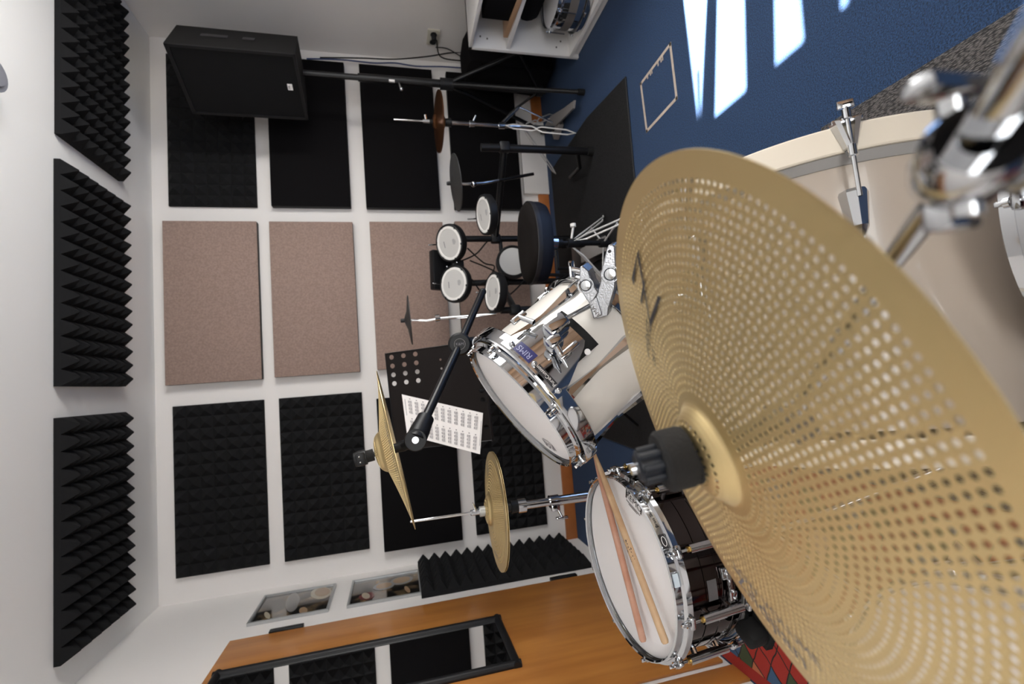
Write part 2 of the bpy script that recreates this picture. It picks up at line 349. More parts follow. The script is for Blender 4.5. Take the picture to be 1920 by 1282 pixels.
panel(.040 * s, .350 * s, bz(-.116), bz(.036), 'taupe fabric panel behind the two upper white drum pads', 'browncloth')
panel(.045 * s, .352 * s, bz(-.30), bz(-.142), 'taupe fabric panel lowest in the middle column behind the electronic kit', 'browncloth')
for i_, xx in enumerate((-.95, 1.5)):  # two panels added out of view so the chrome has something to reflect
    o_ = thing('acoustic_panel', ('black panel added left of the rear window for chrome reflections', 'black panel added right of the rear window for chrome reflections')[1 - i_ if False else i_], 'acoustic panel', (xx, YF, 1.3))
    MB().box((xx + .2 if i_ else xx + .02, YF + .025, 1.35), (.7 if i_ else .3, .045, 1.6), bev=.004).build('fabric_face', 'blackcloth', o_)
# ------------------------------------------------------------------ pictures, mirror on the door, lamp, socket
def picture_frame(z0, z1, label, shapes):
    y0, y1 = 2.765, 3.108; x = XL; o = thing('picture_frame', label, 'picture', (x, (y0 + y1) / 2, (z0 + z1) / 2)); t = .012
    f = MB()
    for (a, b, c, d) in ((y0, y1, z0, z0 + t), (y0, y1, z1 - t, z1), (y0, y0 + t, z0 + t, z1 - t), (y1 - t, y1, z0 + t, z1 - t)):
        f.box((x + .009, (a + b) / 2, (c + d) / 2), (.016, b - a, d - c))
    f.build('frame', 'framegrey', o, smooth=False)
    MB().box((x + .005, (y0 + y1) / 2, (z0 + z1) / 2), (.007, y1 - y0 - 2 * t, z1 - z0 - 2 * t)).build('photograph', 'pic', o, smooth=False)
    for q_, (nm, mt, cy, cz_, ry, rz_, rot) in enumerate(shapes):
        pts = [(x + .0088 + .0004 * q_, cy + ry * math.cos(a) * math.cos(rot) - rz_ * math.sin(a) * math.sin(rot), cz_ + ry * math.cos(a) * math.sin(rot) + rz_ * math.sin(a) * math.cos(rot)) for a in arc(0, 2 * PI, 24)[:-1]]
        MB().prism(pts, (.0006, 0, 0)).build(nm, mt, o, smooth=False)
PM = {n: mat(n, c, .25, coat=.6) for n, c in dict(photo_tan=(.30, .20, .12), photo_grey=(.22, .21, .20), photo_cream=(.38, .33, .25), photo_red=(.16, .03, .03)).items()}
picture_frame(1.588, 1.978, 'upper framed photograph of a drum kit beside the door', [
    ('printed_drum', PM['photo_cream'], 3.02, 1.66, .09, .055, .35), ('printed_drum', PM['photo_tan'], 3.03, 1.655, .065, .04, .35), ('printed_drum', PM['photo_grey'], 2.96, 1.80, .13, .035, .15), ('printed_cymbal', PM['photo_tan'], 2.82, 1.72, .045, .02, .3), ('printed_cymbal', PM['photo_cream'], 2.84, 1.90, .05, .012, .4)])
picture_frame(1.100, 1.496, 'lower framed photograph of a drum kit next to the tall foam', [
    ('printed_drum', PM['photo_grey'], 3.0, 1.21, .06, .065, 0), ('printed_drum', PM['photo_tan'], 3.005, 1.21, .045, .05, 0), ('printed_drum', PM['photo_grey'], 2.96, 1.31, .055, .06, 0), ('printed_drum', PM['photo_tan'], 2.965, 1.31, .04, .045, 0), ('printed_drum', PM['photo_red'], 2.86, 1.40, .05, .04, .3), ('printed_cymbal', PM['photo_cream'], 2.865, 1.405, .045, .02, .3), ('printed_cymbal', PM['photo_tan'], 2.85, 1.18, .05, .012, .2)])
mr = thing('door_mirror', 'tall mirror in a rounded black frame hung on the orange door', 'mirror', (XL + .03, 2.12, 1.37))
y0, y1, z0, z1, xm = 1.915, 2.328, .755, 1.978, XL + .0125
MB().box((xm + .004, (y0 + y1) / 2, (z0 + z1) / 2), (.006, y1 - y0 - .03, z1 - z0 - .03)).build('mirror_glass', 'mirror', mr, smooth=False)
fr_ = MB(); q = .017
for a, b in (((y0 + q, z0), (y0 + q, z1)), ((y1 - q, z0), (y1 - q, z1)), ((y0, z0 + q), (y1, z0 + q)), ((y0, z1 - q), (y1, z1 - q))):
    fr_.tube([(xm + .006, *a), (xm + .006, *b)], q, 12, flat=.95)
fr_.build('mirror_frame', 'blkplastic', mr)
lp = thing('ceiling_lamp', 'small grey round lamp housing fixed to the ceiling', 'lamp', (1.21, 1.98, H))
MB().lathe([(0, 0), (.05, 0), (.06, -.02), (.06, -.06), (0, -.06)], 24, frame((1.23, 1.985, H), (0, 0, 1))).build('housing', 'lampgrey', lp)
MB().lathe([(0, -.058), (.04, -.058), (.04, -.066), (0, -.066)], 24, frame((1.23, 1.985, H), (0, 0, 1))).build('lens', 'lampgrey', lp)
so = thing('wall_socket', 'cream double wall socket on the right wall behind the shelf', 'socket', (XR, 3.0, .81))
MB().box((XR - .006, 3.0, .808), (.012, .14, .082), bev=.004).build('cover_plate', 'plate', so)
for yy in (2.965, 3.035): MB().lathe([(0, 0), (.02, 0), (.022, .006), (.019, .006), (.018, .001), (0, .001)], 20, frame((XR - .012, yy, .808), (-1, 0, 0), (0, 1, 0))).build('socket_well', 'blkplastic', so)
cb = thing('black_power_cable', 'black power cable looping down from the wall socket', 'cable', (XR - .05, 3.0, .8))
MB().box((XR - .035, 2.965, .808), (.05, .03, .03), bev=.006).build('plug', 'blkplastic', cb)
def smooth_path(pts, n=8):
    pts = [V(p) for p in pts]; out = []
    for i in range(len(pts) - 1):
        a, b = pts[max(i - 1, 0)], pts[i]; c, d = pts[i + 1], pts[min(i + 2, len(pts) - 1)]
        for k_ in range(n):
            t = k_ / n; out.append(.5 * ((2 * b) + (c - a) * t + (2 * a - 5 * b + 4 * c - d) * t * t + (3 * b - a - 3 * c + d) * t ** 3))
    return out + [pts[-1]]
MB().tube(smooth_path([(XR - .05, 2.965, .79), (2.1944, 3.0000, 0.7707), (2.2104, 3.0500, 0.6558), (2.2614, 3.1000, 0.5332), (2.2993, 3.1000, 0.5114), (2.3286, 3.1200, 0.5635), (2.3281, 3.1400, 0.6748), (2.2911, 3.1500, 0.8441), (2.2505, 3.1500, 1.0641), (2.2381, 3.1500, 1.2753), (2.1807, 3.1000, 1.5411)]), .0045, 8).build('cord', 'blkrubber', cb)
cb3 = MB().tube(smooth_path([(XR - .05, 3.035, .79), (2.3244, 3.1000, 0.6981), (2.3004, 3.1500, 0.5803), (2.2581, 3.1700, 0.4913), (2.1759, 3.1700, 0.3119), (2.1494, 3.1700, 0.1320)]), .0035, 8).build('thin_black_cable', 'blkrubber')
tag(cb3, 'thin black cable running from the socket down behind the stand', 'cable')
cb2 = MB().tube(smooth_path([(2.2005, 3.1500, 1.6299), (2.2487, 3.2000, 1.4170), (2.2452, 3.2000, 1.2078), (2.2585, 3.2000, 1.0638), (2.2482, 3.2000, 0.9180), (2.2614, 3.2000, 0.7298), (2.2666, 3.2000, 0.5367), (2.2797, 3.2000, 0.4375)]), .005, 8).build('blue_signal_cable', 'bluecable')
tag(cb2, 'blue signal cable hanging from the loudspeaker along the wall corner', 'cable')
# ------------------------------------------------------------------ loudspeaker and tripod
sp = thing('loudspeaker', 'large black loudspeaker on a pole high in the corner', 'loudspeaker', (1.86, 2.83, 1.6))
A, B, Cc = V((1.835, 2.592)), V((1.666, 2.941)), V((2.09, 2.80))
Dd_ = Cc + (B - A) * .62
z0, z1 = 1.605, 2.225
MB().prism([(A.x, A.y, z0), (B.x, B.y, z0), (Dd_.x, Dd_.y, z0 + .02), (Cc.x, Cc.y, z0 + .02)], (0, 0, z1 - z0)).build('cabinet', mat('speaker_paint', (.0075, .007, .0068), .7, spec=.2, bump=.3, bscale=400), sp, smooth=False)
fn = V((-(B - A).y, (B - A).x, 0)).normalized(); 
if fn.x > 0: fn = -fn
ab = V((B.x - A.x, B.y - A.y, 0)); L = ab.length; u_ = ab.normalized(); ft = (V((A.x, A.y, 0)), u_, V((0, 0, 1)), fn)
def sp_pt(u, z, h=0): return V((A.x, A.y, z)) + u_ * u + fn * h
g = MB()
for (a, b, c, d) in ((0, L, z0, z0 + .016), (0, L, z1 - .02, z1), (0, .014, z0, z1), (L - .014, L, z0, z1)):
    g.prism([sp_pt(a, c), sp_pt(b, c), sp_pt(b, d), sp_pt(a, d)], fn * .012)
g.build('front_rim', 'blkplastic', sp, smooth=False)
MB().prism([sp_pt(.014, z0 + .016), sp_pt(L - .014, z0 + .016), sp_pt(L - .014, z1 - .02), sp_pt(.014, z1 - .02)], fn * .005).build('grille', mat('grille_cloth', (.0055, .0055, .006), .8, spec=.2, bump=.5, bscale=700), sp, smooth=False)
bd = MB().prism([sp_pt(.17, z0 + .05, .006), sp_pt(.205, z0 + .05, .006), sp_pt(.205, z0 + .076, .006), sp_pt(.17, z0 + .076, .006)], fn * .003).build('badge', 'paper', sp, smooth=False)
text_mesh('HK', .018, lambda x, y: sp_pt(.1875 - x, z0 + .067 + y, .0095), 'badge_lettering', 'ink', bd)
sv = (V((Cc.x - A.x, Cc.y - A.y, 0))).normalized(); sn = V((sv.y, -sv.x, 0))
hp = MB().box(V((A.x, A.y, 1.96)) + sv * .15 + sn * .003, (.16, .008, .03), Matrix((sv, sn, (0, 0, 1))).transposed().to_3x3())
for z_, hh in ((2.03, .13), (1.86, .06)):
    MB().prism([V((A.x, A.y, z_ - hh / 2)) + sv * .16 + sn * .0005, V((A.x, A.y, z_ - hh / 2)) + sv * .20 + sn * .0005, V((A.x, A.y, z_ + hh / 2)) + sv * .20 + sn * .0005, V((A.x, A.y, z_ + hh / 2)) + sv * .16 + sn * .0005], sn * .004).build('handle_recess', 'ink', sp, smooth=False)
st = thing('speaker_stand', 'black tripod pole stand under the loudspeaker', 'speaker stand', (1.9, 2.86, 0))
px, py = 1.905, 2.86
MB().cyl((px, py, .30), (px, py, 1.30), .024).cyl((px, py, 1.28), (px, py, 1.61), .018).build('pole', 'blkmetal', st)
MB().cyl((px, py, .72), (px, py, .80), .036).build('collar', 'blkplastic', st)
MB().cyl((px, py, .12), (px, py, .16), .034).cyl((px, py, .10), (px, py, .72), .017).build('lower_collar', 'blkplastic', st)
MB().cyl((px, py, 1.06), (px - .07, py - .03, 1.05), .007).sphere((px - .075, py - .03, 1.045), .012).build('pin', 'chrome2', st)
MB().box((px - .02, py - .02, 1.10), (.012, .012, .035)).build('label_tag', 'paper', st, smooth=False)
for (fx, fy) in ((2.13, 2.575), (1.80, 3.17), (1.66, 2.47)):
    e = V((fx, fy, .02)); 
    lg = MB().cyl((px, py, .76), e, .013).build('leg', 'blkmetal', st)
    MB().cyl((px, py, .14), V((px, py, .76)).lerp(e, .6), .008).build('brace', 'blkmetal', st)
    MB().cyl(e - V((0, 0, .018)), e + V((0, 0, .02)), .018).build('rubber_foot', 'blkrubber', lg)
# ------------------------------------------------------------------ white shelf with its contents
sh = thing('shelf_unit', 'white open shelf unit against the right wall', 'shelf', (2.11, 2.0, 0))
x0, x1, ya, ybk = 1.9, 2.325, 1.45, 2.52; T = .02
MB().box(((x0 + x1) / 2, ybk - T / 2, .335), (x1 - x0, T, .67), bev=.001).build('end_panel', 'white', sh)
MB().box(((x0 + x1) / 2, ya + T / 2, .335), (x1 - x0, T, .67), bev=.001).build('end_panel', 'white', sh)
MB().box(((x0 + x1) / 2, (ya + ybk) / 2, .66), (x1 - x0, ybk - ya, T), bev=.001).build('top_board', 'white', sh)
MB().box(((x0 + x1) / 2 + .004, (ya + ybk) / 2, .440), (x1 - x0 - .01, ybk - ya - 2 * T, T)).build('shelf_board', 'white', sh)
MB().box(((x0 + x1) / 2, (ya + ybk) / 2, .05), (x1 - x0, ybk - ya - 2 * T, T)).build('bottom_board', 'white', sh)
MB().box((x0 + .03, (ya + ybk) / 2, .02), (T, ybk - ya - 2 * T, .04)).build('plinth', 'white', sh)
MB().box((x1 - .004, (ya + ybk) / 2, .34), (.006, ybk - ya - 2 * T, .6)).build('back_board', 'white', sh)
for z_, x_ in ((.60, 1.97), (.56, 1.96), (.14, 1.95), (.11, 1.99)):
    MB().cyl((x_, ybk - T, z_), (x_, ybk - T - .004, z_), .005, n=8).build('screw_cap', 'greyband', sh)
bk = thing('ring_binder', 'black binder lying on the upper shelf of the white unit', 'binder', (2.1, 2.2, .45))
MB().box((2.06, 2.19, .54), (.29, .22, .17), rotz(-.15), bev=.004).build('cover', 'blackcloth', bk)
tg = MB().box((2.0, 2.26, .465), (.17, .36, .026), rotz(-.12), bev=.003).build('wooden_board', 'tan'); tag(tg, 'thin wooden board lying beside the black binder on the shelf', 'board')
def crumple(mb, amp, seed):
    rnd = random.Random(seed); ph = [rnd.uniform(0, 6) for _ in range(6)]
    mb.v = [(x + amp * math.sin(z * 17 + ph[0] + y * 9), y + amp * math.sin(x * 15 + ph[1] + z * 11), z + amp * .6 * math.sin(x * 13 + y * 16 + ph[2])) for x, y, z in mb.v]; return mb
bg = crumple(MB().box((2.09, 2.24, .345), (.22, .30, .13), bev=.05), .012, 3).build('black_pouch', 'blackcloth'); tag(bg, 'black soft pouch inside the lower shelf above the chrome drum', 'bag')
bgb = thing('backpack', 'black soft bag slumped on the floor behind the white shelf', 'bag', (2.12, 2.85, 0))
sb = MB(); 
tt = MB().box((0, 0, 0), (.30, .36, .62), bev=.10)
sb.add([(x + 2.155 + .03 * z, y + 2.95, z + .325 ) for x, y, z in tt.v], tt.f); crumple(sb, .014, 7); sb.build('bag_body', 'blackcloth', bgb)
MB().tube(smooth_path([(2.03, 2.80, .55), (2.0, 2.77, .35), (2.03, 2.79, .12)]), .012, 8, flat=.4).build('strap', 'blackcloth', bgb)
bt = thing('glass_bottle', 'clear glass bottle standing on top of the white shelf', 'bottle', (2.16, 2.36, .67))
MB().lathe([(0, 0), (.033, 0), (.035, .01), (.035, .14), (.015, .19), (.014, .23), (0, .23)], 24, frame((2.20, 2.36, .67), (0, 0, 1))).build('body', 'glass', bt)
MB().lathe([(.016, .22), (.016, .24), (0, .24)], 16, frame((2.20, 2.36, .67), (0, 0, 1))).build('cap', 'blkplastic', bt)
cp = MB().lathe([(0, 0), (.03, 0), (.036, .10), (.033, .10), (.028, .006), (0, .006)], 24, frame((2.02, 2.18, .67), (0, 0, 1))).build('plastic_cup', mat('green_plastic', (.25, .42, .32), .4)); tag(cp, 'pale green plastic cup on top of the white shelf', 'cup')
# ------------------------------------------------------------------ floor things
mt = MB().prism([(1.43, 1.985, .001), (1.49, 2.45, .001), (1.478, 3.12, .001), (-.35, 3.12, .001), (-.42, 2.02, .001)], (0, 0, .006)).build('rubber_mat', 'mat_rub', smooth=False)
tag(mt, 'dark speckled rubber mat under the electronic drum kit', 'mat')
MB().tube([(1.43, 1.985, .005), (1.49, 2.45, .005), (1.478, 3.12, .005), (-.35, 3.12, .005), (-.42, 2.02, .005)], .004, 6, closed=True).build('mat_edge', 'mat_edge', mt)
tp = thing('tape_square', 'square of beige tape stuck on the blue carpet', 'tape', (1.2, 1.74, 0))
cor = [V((1.328, 1.619, .0008)), V((1.317, 1.864, .0008)), V((1.083, 1.855, .0008)), V((1.092, 1.615, .0008))]
for i in range(4):
    a, b = cor[i], cor[(i + 1) % 4]; d = (b - a).normalized() * .006; n_ = V((-d.y, d.x, 0)) * (1.15)
    MB().prism([a - d - n_, b + d - n_, b + d + n_, a - d + n_], (0, 0, .0006)).build('tape_strip', 'tape', tp, smooth=False)
for t_ in (.18, .30, .36, .62, .74, .80):
    c_ = cor[1].lerp(cor[0], t_) if False else V((1.322, 1.84 - .2 * t_, .001)); MB().box(c_ - V((.012, 0, 0)), (.018, .008, .0008)).build('tape_tab', 'tape', tp, smooth=False)
gr = MB().box((.15, .27, .004), (.945, 1.46, .008), bev=.003).build('grey_rug', 'greyrug'); tag(gr, 'dark grey loop pile rug under the acoustic bass drum', 'rug')
rr = thing('patchwork_rug', 'red patchwork rug of coloured diamonds beside the orange door', 'rug', (-.76, .85, 0))
MB().box((-.735, .85, .003), (.79, 1.70, .006)).build('rug_border', 'redborder', rr, smooth=False)
MB().box((-.735, .85, .0045), (.70, 1.61, .006)).build('rug_field', 'patchrug', rr, smooth=False)
# ------------------------------------------------------------------ cymbals
def prof_z(r, R, bell, hb, hd):       # height above rim plane
    if r < bell: t = r / bell; return hb + hd * math.sqrt(max(0, 1 - t ** 2.2)) ** .9
    t = min(1, (r - bell) / (R - bell)); return hb * (1 - t) ** 1.25
def cymbal(name, R, fr, parent, sp_, hole, bell=None, hb=None, hd=None, m='gold', flip=False, thick=.0012, r_out=.87, tf=1.08):
    bell = bell or R * .24; hb = hb if hb is not None else R * .085; hd = hd or R * .10; s = -1 if flip else 1
    vs = []; fs = []; cells = []
    def P(r, a): z = prof_z(r, R, bell, hb, hd) * s; return (r * math.cos(a), r * math.sin(a), z)
    def ringplain(r0, r1, n, m_):
        o = len(vs)
        for i in range(m_ + 1):
            r = r0 + (r1 - r0) * i / m_
            for k_ in range(n): vs.append(P(r, 2 * PI * k_ / n))
        for i in range(m_):
            for k_ in range(n): fs.append((o + i * n + k_, o + (i + 1) * n + k_, o + (i + 1) * n + (k_ + 1) % n, o + i * n + (k_ + 1) % n))
    bands = [(bell * .42, bell * .86), (bell * 1.25, R * r_out)] if hole else []
    cur = .006
    for b0, b1 in bands:
        ringplain(cur, b0, 96, max(2, int((b0 - cur) / .004)))
        nr = int((b1 - b0) / sp_); dr = (b1 - b0) / nr
        for i in range(nr):
            r0 = b0 + i * dr; r1 = r0 + dr; rm = (r0 + r1) / 2
            n = max(8, int(round(2 * PI * rm / (sp_ * tf) / 4)) * 4); da = 2 * PI / n; off = (i * .37) * da
            for k_ in range(n):
                a0 = off + k_ * da; am = a0 + da / 2; a1 = a0 + da; o = len(vs); cells.append(o)
                vs.extend([P(r0, a0), P(r0, am), P(r0, a1), P(rm, a1), P(r1, a1), P(r1, am), P(r1, a0), P(rm, a0)])
                hr = hole; ha = min(hole, .46 * sp_ * tf) / rm
                for q_ in range(8):
                    th = PI * 1.25 + q_ * PI / 4
                    vs.append(P(rm + hr * math.sin(th), am + ha * math.cos(th)))
                for q_ in range(8): fs.append((o + q_, o + 8 + q_, o + 8 + (q_ + 1) % 8, o + (q_ + 1) % 8))
        cur = b1
    ringplain(cur, R, 160, 10 if hole else 30)
    # exact normals from the profile, then an underside, hole walls and a rim edge
    def nrm_at(x, y):
        r = math.hypot(x, y); e = 1e-4
        dz = (prof_z(r + e, R, bell, hb, hd) - prof_z(max(r - e, 0), R, bell, hb, hd)) / (2 * e) * s
        dz = max(-1.2, min(1.2, dz)); L_ = math.sqrt(dz * dz + 1); r = max(r, 1e-6)
        return (-dz * x / r / L_, -dz * y / r / L_, 1 / L_)
    nr_ = [nrm_at(v[0], v[1]) for v in vs]; N0 = len(vs)
    bot = [(v[0] - n_[0] * thick, v[1] - n_[1] * thick, v[2] - n_[2] * thick) for v, n_ in zip(vs, nr_)]
    allv = vs + bot; alln = nr_ + [(-a, -b, -c) for a, b, c in nr_]; allf = fs + [tuple(i + N0 for i in f[::-1]) for f in fs]
    for o in cells:
        cx = sum(vs[o + 8 + q_][0] for q_ in range(8)) / 8; cy = sum(vs[o + 8 + q_][1] for q_ in range(8)) / 8; w0 = len(allv)
        for q_ in range(8):
            t = vs[o + 8 + q_]; allv += [t, bot[o + 8 + q_]]; dx, dy = cx - t[0], cy - t[1]; l_ = math.hypot(dx, dy) or 1; alln += [(dx / l_, dy / l_, 0)] * 2
        for q_ in range(8): j = (q_ + 1) % 8; allf.append((w0 + 2 * q_, w0 + 2 * q_ + 1, w0 + 2 * j + 1, w0 + 2 * j))
    w0 = len(allv); base = N0 - 160
    for k_ in range(160):
        t = vs[base + k_]; l_ = math.hypot(t[0], t[1]); allv += [t, bot[base + k_]]; alln += [(t[0] / l_, t[1] / l_, 0)] * 2
    for k_ in range(160): j = (k_ + 1) % 160; allf.append((w0 + 2 * k_, w0 + 2 * k_ + 1, w0 + 2 * j + 1, w0 + 2 * j))
    me = bpy.data.meshes.new(name); me.from_pydata(allv, [], allf)
    me.polygons.foreach_set('use_smooth', [True] * len(me.polygons)); me.materials.append(M[m] if isinstance(m, str) else m)
    me.update(); me.normals_split_custom_set_from_vertices(alln)
    o = bpy.data.objects.new(name, me); C.objects.link(o)
    of = ORI[parent.name] if parent else V((0, 0, 0)); p = fr[0] - of
    o.matrix_world = Matrix(((fr[1].x, fr[2].x, fr[3].x, p.x), (fr[1].y, fr[2].y, fr[3].y, p.y), (fr[1].z, fr[2].z, fr[3].z, p.z), (0, 0, 0, 1)))
    if parent: o.parent = parent
    ORI[o.name] = of
    return o
def on_cym(fr, R, bell, hb, hd, r0, a0, rot, lift=.0012):
    # maps flat text coordinates to the cymbal top; text centre at (r0,a0 deg), reading direction rot (deg, local)
    cx, cy = r0 * math.cos(math.radians(a0)), r0 * math.sin(math.radians(a0)); ct, st_ = math.cos(math.radians(rot)), math.sin(math.radians(rot))
    def f(x, y):
        X, Y = cx + x * ct - y * st_, cy + x * st_ + y * ct; r = math.hypot(X, Y); return loc(fr, X, Y, prof_z(r, R, bell, hb, hd) + lift)
    return f
def zmark(fr, f, s_, parent, m='inkgrey'):
    mb = MB()
    def quad(pts): mb.add([f(x * s_, y * s_) for x, y in pts], [tuple(range(len(pts)))])
    quad([(-1, 1), (.75, 1.05), (.6, .88), (-.85, .84)]); quad([(.75, 1.05), (.95, 1.15), (-.45, -.8), (-.75, -.85)]); quad([(-.75, -.85), (-.45, -.8), (1, -.6), (.9, -.85)])
    quad([(-.2, .05), (.9, .2), (.85, .05), (-.25, -.1)])
    return mb.build('printed_mark', m, parent, smooth=False)
# ride, close to the lens
RF = frame((-.064, .332, .914), (-.269, .224, .937))
rd = thing('ride_cymbal', 'large golden perforated cymbal nearest the camera', 'cymbal', RF[0])
RB = (.229, .040, .024, .016)
cymbal('cymbal_body', .229, RF, rd, .0061, .0019, bell=.040, hb=.024, hd=.016, thick=.0009, r_out=.93)
f1 = on_cym(RF, *RB, .155, 17, 110)
zmark(RF, f1, .030, rd, 'ink')
text_mesh('Zildjian', .018, on_cym(RF, *RB, .128, 39, 130), 'printed_lettering', 'ink', rd)
text_mesh('L80', .014, on_cym(RF, *RB, .112, 43, 130), 'printed_lettering', 'ink', rd)
text_mesh('Zildjian', .034, on_cym(RF, *RB, .19, 158, 248), 'printed_lettering', 'inkgrey', rd)
text_mesh('LOW VOLUME', .018, on_cym(RF, *RB, .166, 163, 253), 'printed_lettering', 'inkgrey', rd)
NF = frame(RF[0], (-.17, .23, .96))
# wing nut, felt and tilter of the ride stand
tn = RF[3]
rs = thing('ride_cymbal_stand', 'chrome boom arm and clamp carrying the big ride cymbal', 'cymbal stand', (.05, .1, .9))
MB().lathe([(.007, .041), (.0235, .041), (.0245, .044), (.0245, .061), (.022, .064), (.007, .064)], 40, NF).build('felt_washer', 'felt', rs)
nutm = MB().lathe([(0, .064), (.012, .064), (.0125, .081), (.010, .083), (0, .083)], 24, NF)
for i in range(8): 
    a = i * 45; nutm.cyl(pol(NF, .0125, a, .064), pol(NF, .0125, a, .080), .003, n=8)
nutm.build('wing_nut', mat('blue_black_plastic', (.005, .007, .012), .4, spec=.35), rs)
MB().cyl(loc(NF, 0, 0, -.03), loc(NF, 0, 0, .088), .0045).build('threaded_rod', 'chrome', rs)
MB().lathe([(.005, .041), (.02, .041), (.02, .020), (.010, .014), (.010, -.03), (0, -.03)], 24, RF).build('lower_felt', 'felt', rs)
pv = loc(RF, 0, 0, -.045)
MB().cyl(pv + V((0, -.014, 0)), pv + V((0, .014, 0)), .016).build('tilter', 'chrome', rs)
r_a, r_b, r_c = pv, V((.045, .196, .914)), V((.076, .045, 1.05))
MB().tube([pv, V((.045, .196, .914)), V((.0585, .125, .975)), V((.076, .045, 1.048)), V((.086, -.01, 1.10))], [.0052, .0052, .0058, .0062, .0062], 20).build('boom_rod', 'chrome', rs)
cc = V((.060, .108, .992)); rdz = (V((.076, .045, 1.048)) - V((.045, .196, .914))).normalized(); cfr = frame(cc, rdz, (1, 0, 0))
MB().lathe([(.006, -.013), (.012, -.013), (.014, -.009), (.014, .009), (.012, .013), (.006, .013)], 28, cfr).box(cc + V((.004, 0, -.014)), (.022, .02, .022), Matrix((cfr[1], cfr[2], cfr[3])).transposed(), bev=.003).build('rod_clamp', 'chrome', rs)
MB().cyl(cc + V((.0, -.004, -.012)), cc + V((.012, -.02, -.075)), .0125, n=28).cyl(cc + V((.001, -.006, -.020)), cc + V((.003, -.008, -.032)), .0155, n=28).cyl(cc + V((.006, -.013, -.046)), cc + V((.008, -.016, -.056)), .016, n=28).build('tilter_body', 'chrome', rs)
MB().cyl(cc + V((-.018, .004, -.003)), cc + V((.022, .004, -.003)), .0045).box(cc + V((.028, .006, -.004)), (.006, .012, .026), bev=.002).box(cc + V((-.014, .012, -.008)), (.012, .010, .016), bev=.002).build('wing_bolt', 'chrome', rs)
MB().cyl(cc + V((.012, -.02, -.075)), V((.072, -.01, .10)), .0125, n=28).build('stand_tube', 'chrome', rs)
for i in range(3):
    a = .5236 + i * 2.094; MB().cyl((.072, -.01, .30), (.072 + .26 * math.cos(a), -.01 + .26 * math.sin(a), .022), .007).build('leg', 'chrome', rs)
# crash and its black boom stand
CF = frame((-.152, 1.262, 1.187), (-.18, -.01, .983))
cr = thing('crash_cymbal', 'golden perforated cymbal seen edge-on at the black boom tip', 'cymbal', CF[0])
CB = (.203, .05, .030, .022)
cymbal('cymbal_body', .203, CF, cr, .0088, .0024, bell=.05, hb=.030, hd=.022, thick=.0012, tf=.62)
text_mesh('Zildjian', .026, on_cym(CF, *CB, .165, -72, 18), 'printed_lettering', 'inkgrey', cr)
text_mesh('LOW VOLUME', .017, on_cym(CF, *CB, .16, -105, -15), 'printed_lettering', 'inkgrey', cr)
bs = thing('crash_boom_stand', 'black boom stand holding the edge-on crash cymbal', 'cymbal stand', (.1, 1.5, 0))
MB().lathe([(.006, .055), (.015, .055), (.015, .073), (.006, .073)], 20, CF).build('felt_washer', 'felt', bs)
bn = MB().lathe([(0, .073), (.019, .073), (.02, .088), (.017, .102), (0, .104)], 24, CF)
bn.box(loc(CF, 0, -.012, .086), (.03, .018, .022), Matrix((CF[1], CF[2], CF[3])).transposed(), bev=.003); bn.build('clip_nut', 'blkplastic', bs)
for a in (-.007, .007): MB().sphere(loc(CF, a, -.0215, .088), .0022, 6).build('rivet', 'chrome2', bs)
MB().cyl(loc(CF, 0, 0, -.05), loc(CF, 0, 0, .075), .006).build('threaded_rod', 'blkmetal', bs)
pvt = V((-0.1340, 1.2350, 1.1369)); jn = V((0.1222, 1.4700, 0.9767)); tipp = V((0.3227, 1.6600, 0.8551))
MB().tube([loc(CF, 0, 0, .045), loc(CF, 0, 0, .0), loc(CF, 0, 0, -.02), pvt], [.010, .012, .014, .012], 20).build('lower_sleeve', 'blkplastic', bs)
vdir = (V((0, 0, 1.176)) - pvt).normalized()
MB().lathe([(0, -.017), (.026, -.017), (.028, -.012), (.028, .012), (.026, .016), (0, .016)], 36, frame(pvt, vdir)).build('tilter_joint', 'blkplastic', bs)
MB().lathe([(0, .016), (.0085, .016), (.0085, .019), (.0, .0195)], 24, frame(pvt, vdir)).build('joint_bolt', 'chrome2', bs)
dj = (jn - pvt).normalized()
MB().tube([pvt, pvt + dj * .03, pvt + dj * .055, pvt + dj * .075], [.026, .026, .0235, .0225], 20).build('arm_socket', 'blkplastic', bs)
MB().tube([pvt + dj * .05, jn, tipp], [.0125, .0125, .0125], 20).build('boom_arm', 'blkmetal', bs)
MB().sphere(tipp, .0135, 8).build('arm_end_cap', 'blkplastic', bs)
v2 = (V((0, 0, 1.176)) - jn).normalized()
MB().lathe([(0, -.03), (.034, -.03), (.036, -.02), (.036, .018), (.03, .026), (0, .026)], 36, frame(jn, v2)).build('boom_joint', 'blkplastic', bs)
jr = MB().lathe([(.0165, .0262), (.0172, .0262), (.0172, .0268), (.0165, .0268)], 28, frame(jn, v2)); jr.build('joint_emblem', 'greysteel', bs)
text_mesh('K&M', .012, lambda x, y: loc(frame(jn, v2, (0, 0, -1)), x, y, .0272), 'joint_lettering', 'inkgrey', bs)
MB().cyl(jn + v2 * -.01, jn + V((.012, .05, -.10)), .018).cyl(jn + V((.012, .05, -.05)), V((jn.x + .012, jn.y + .05, .25)), .014).build('stand_tube', 'blkmetal', bs)
for i in range(3):
    a = .3 + i * 2.094; MB().cyl((jn.x + .012, jn.y + .05, .40), (jn.x + .012 + .3 * math.cos(a), jn.y + .05 + .3 * math.sin(a), .02), .009).build('leg', 'blkmetal', bs)
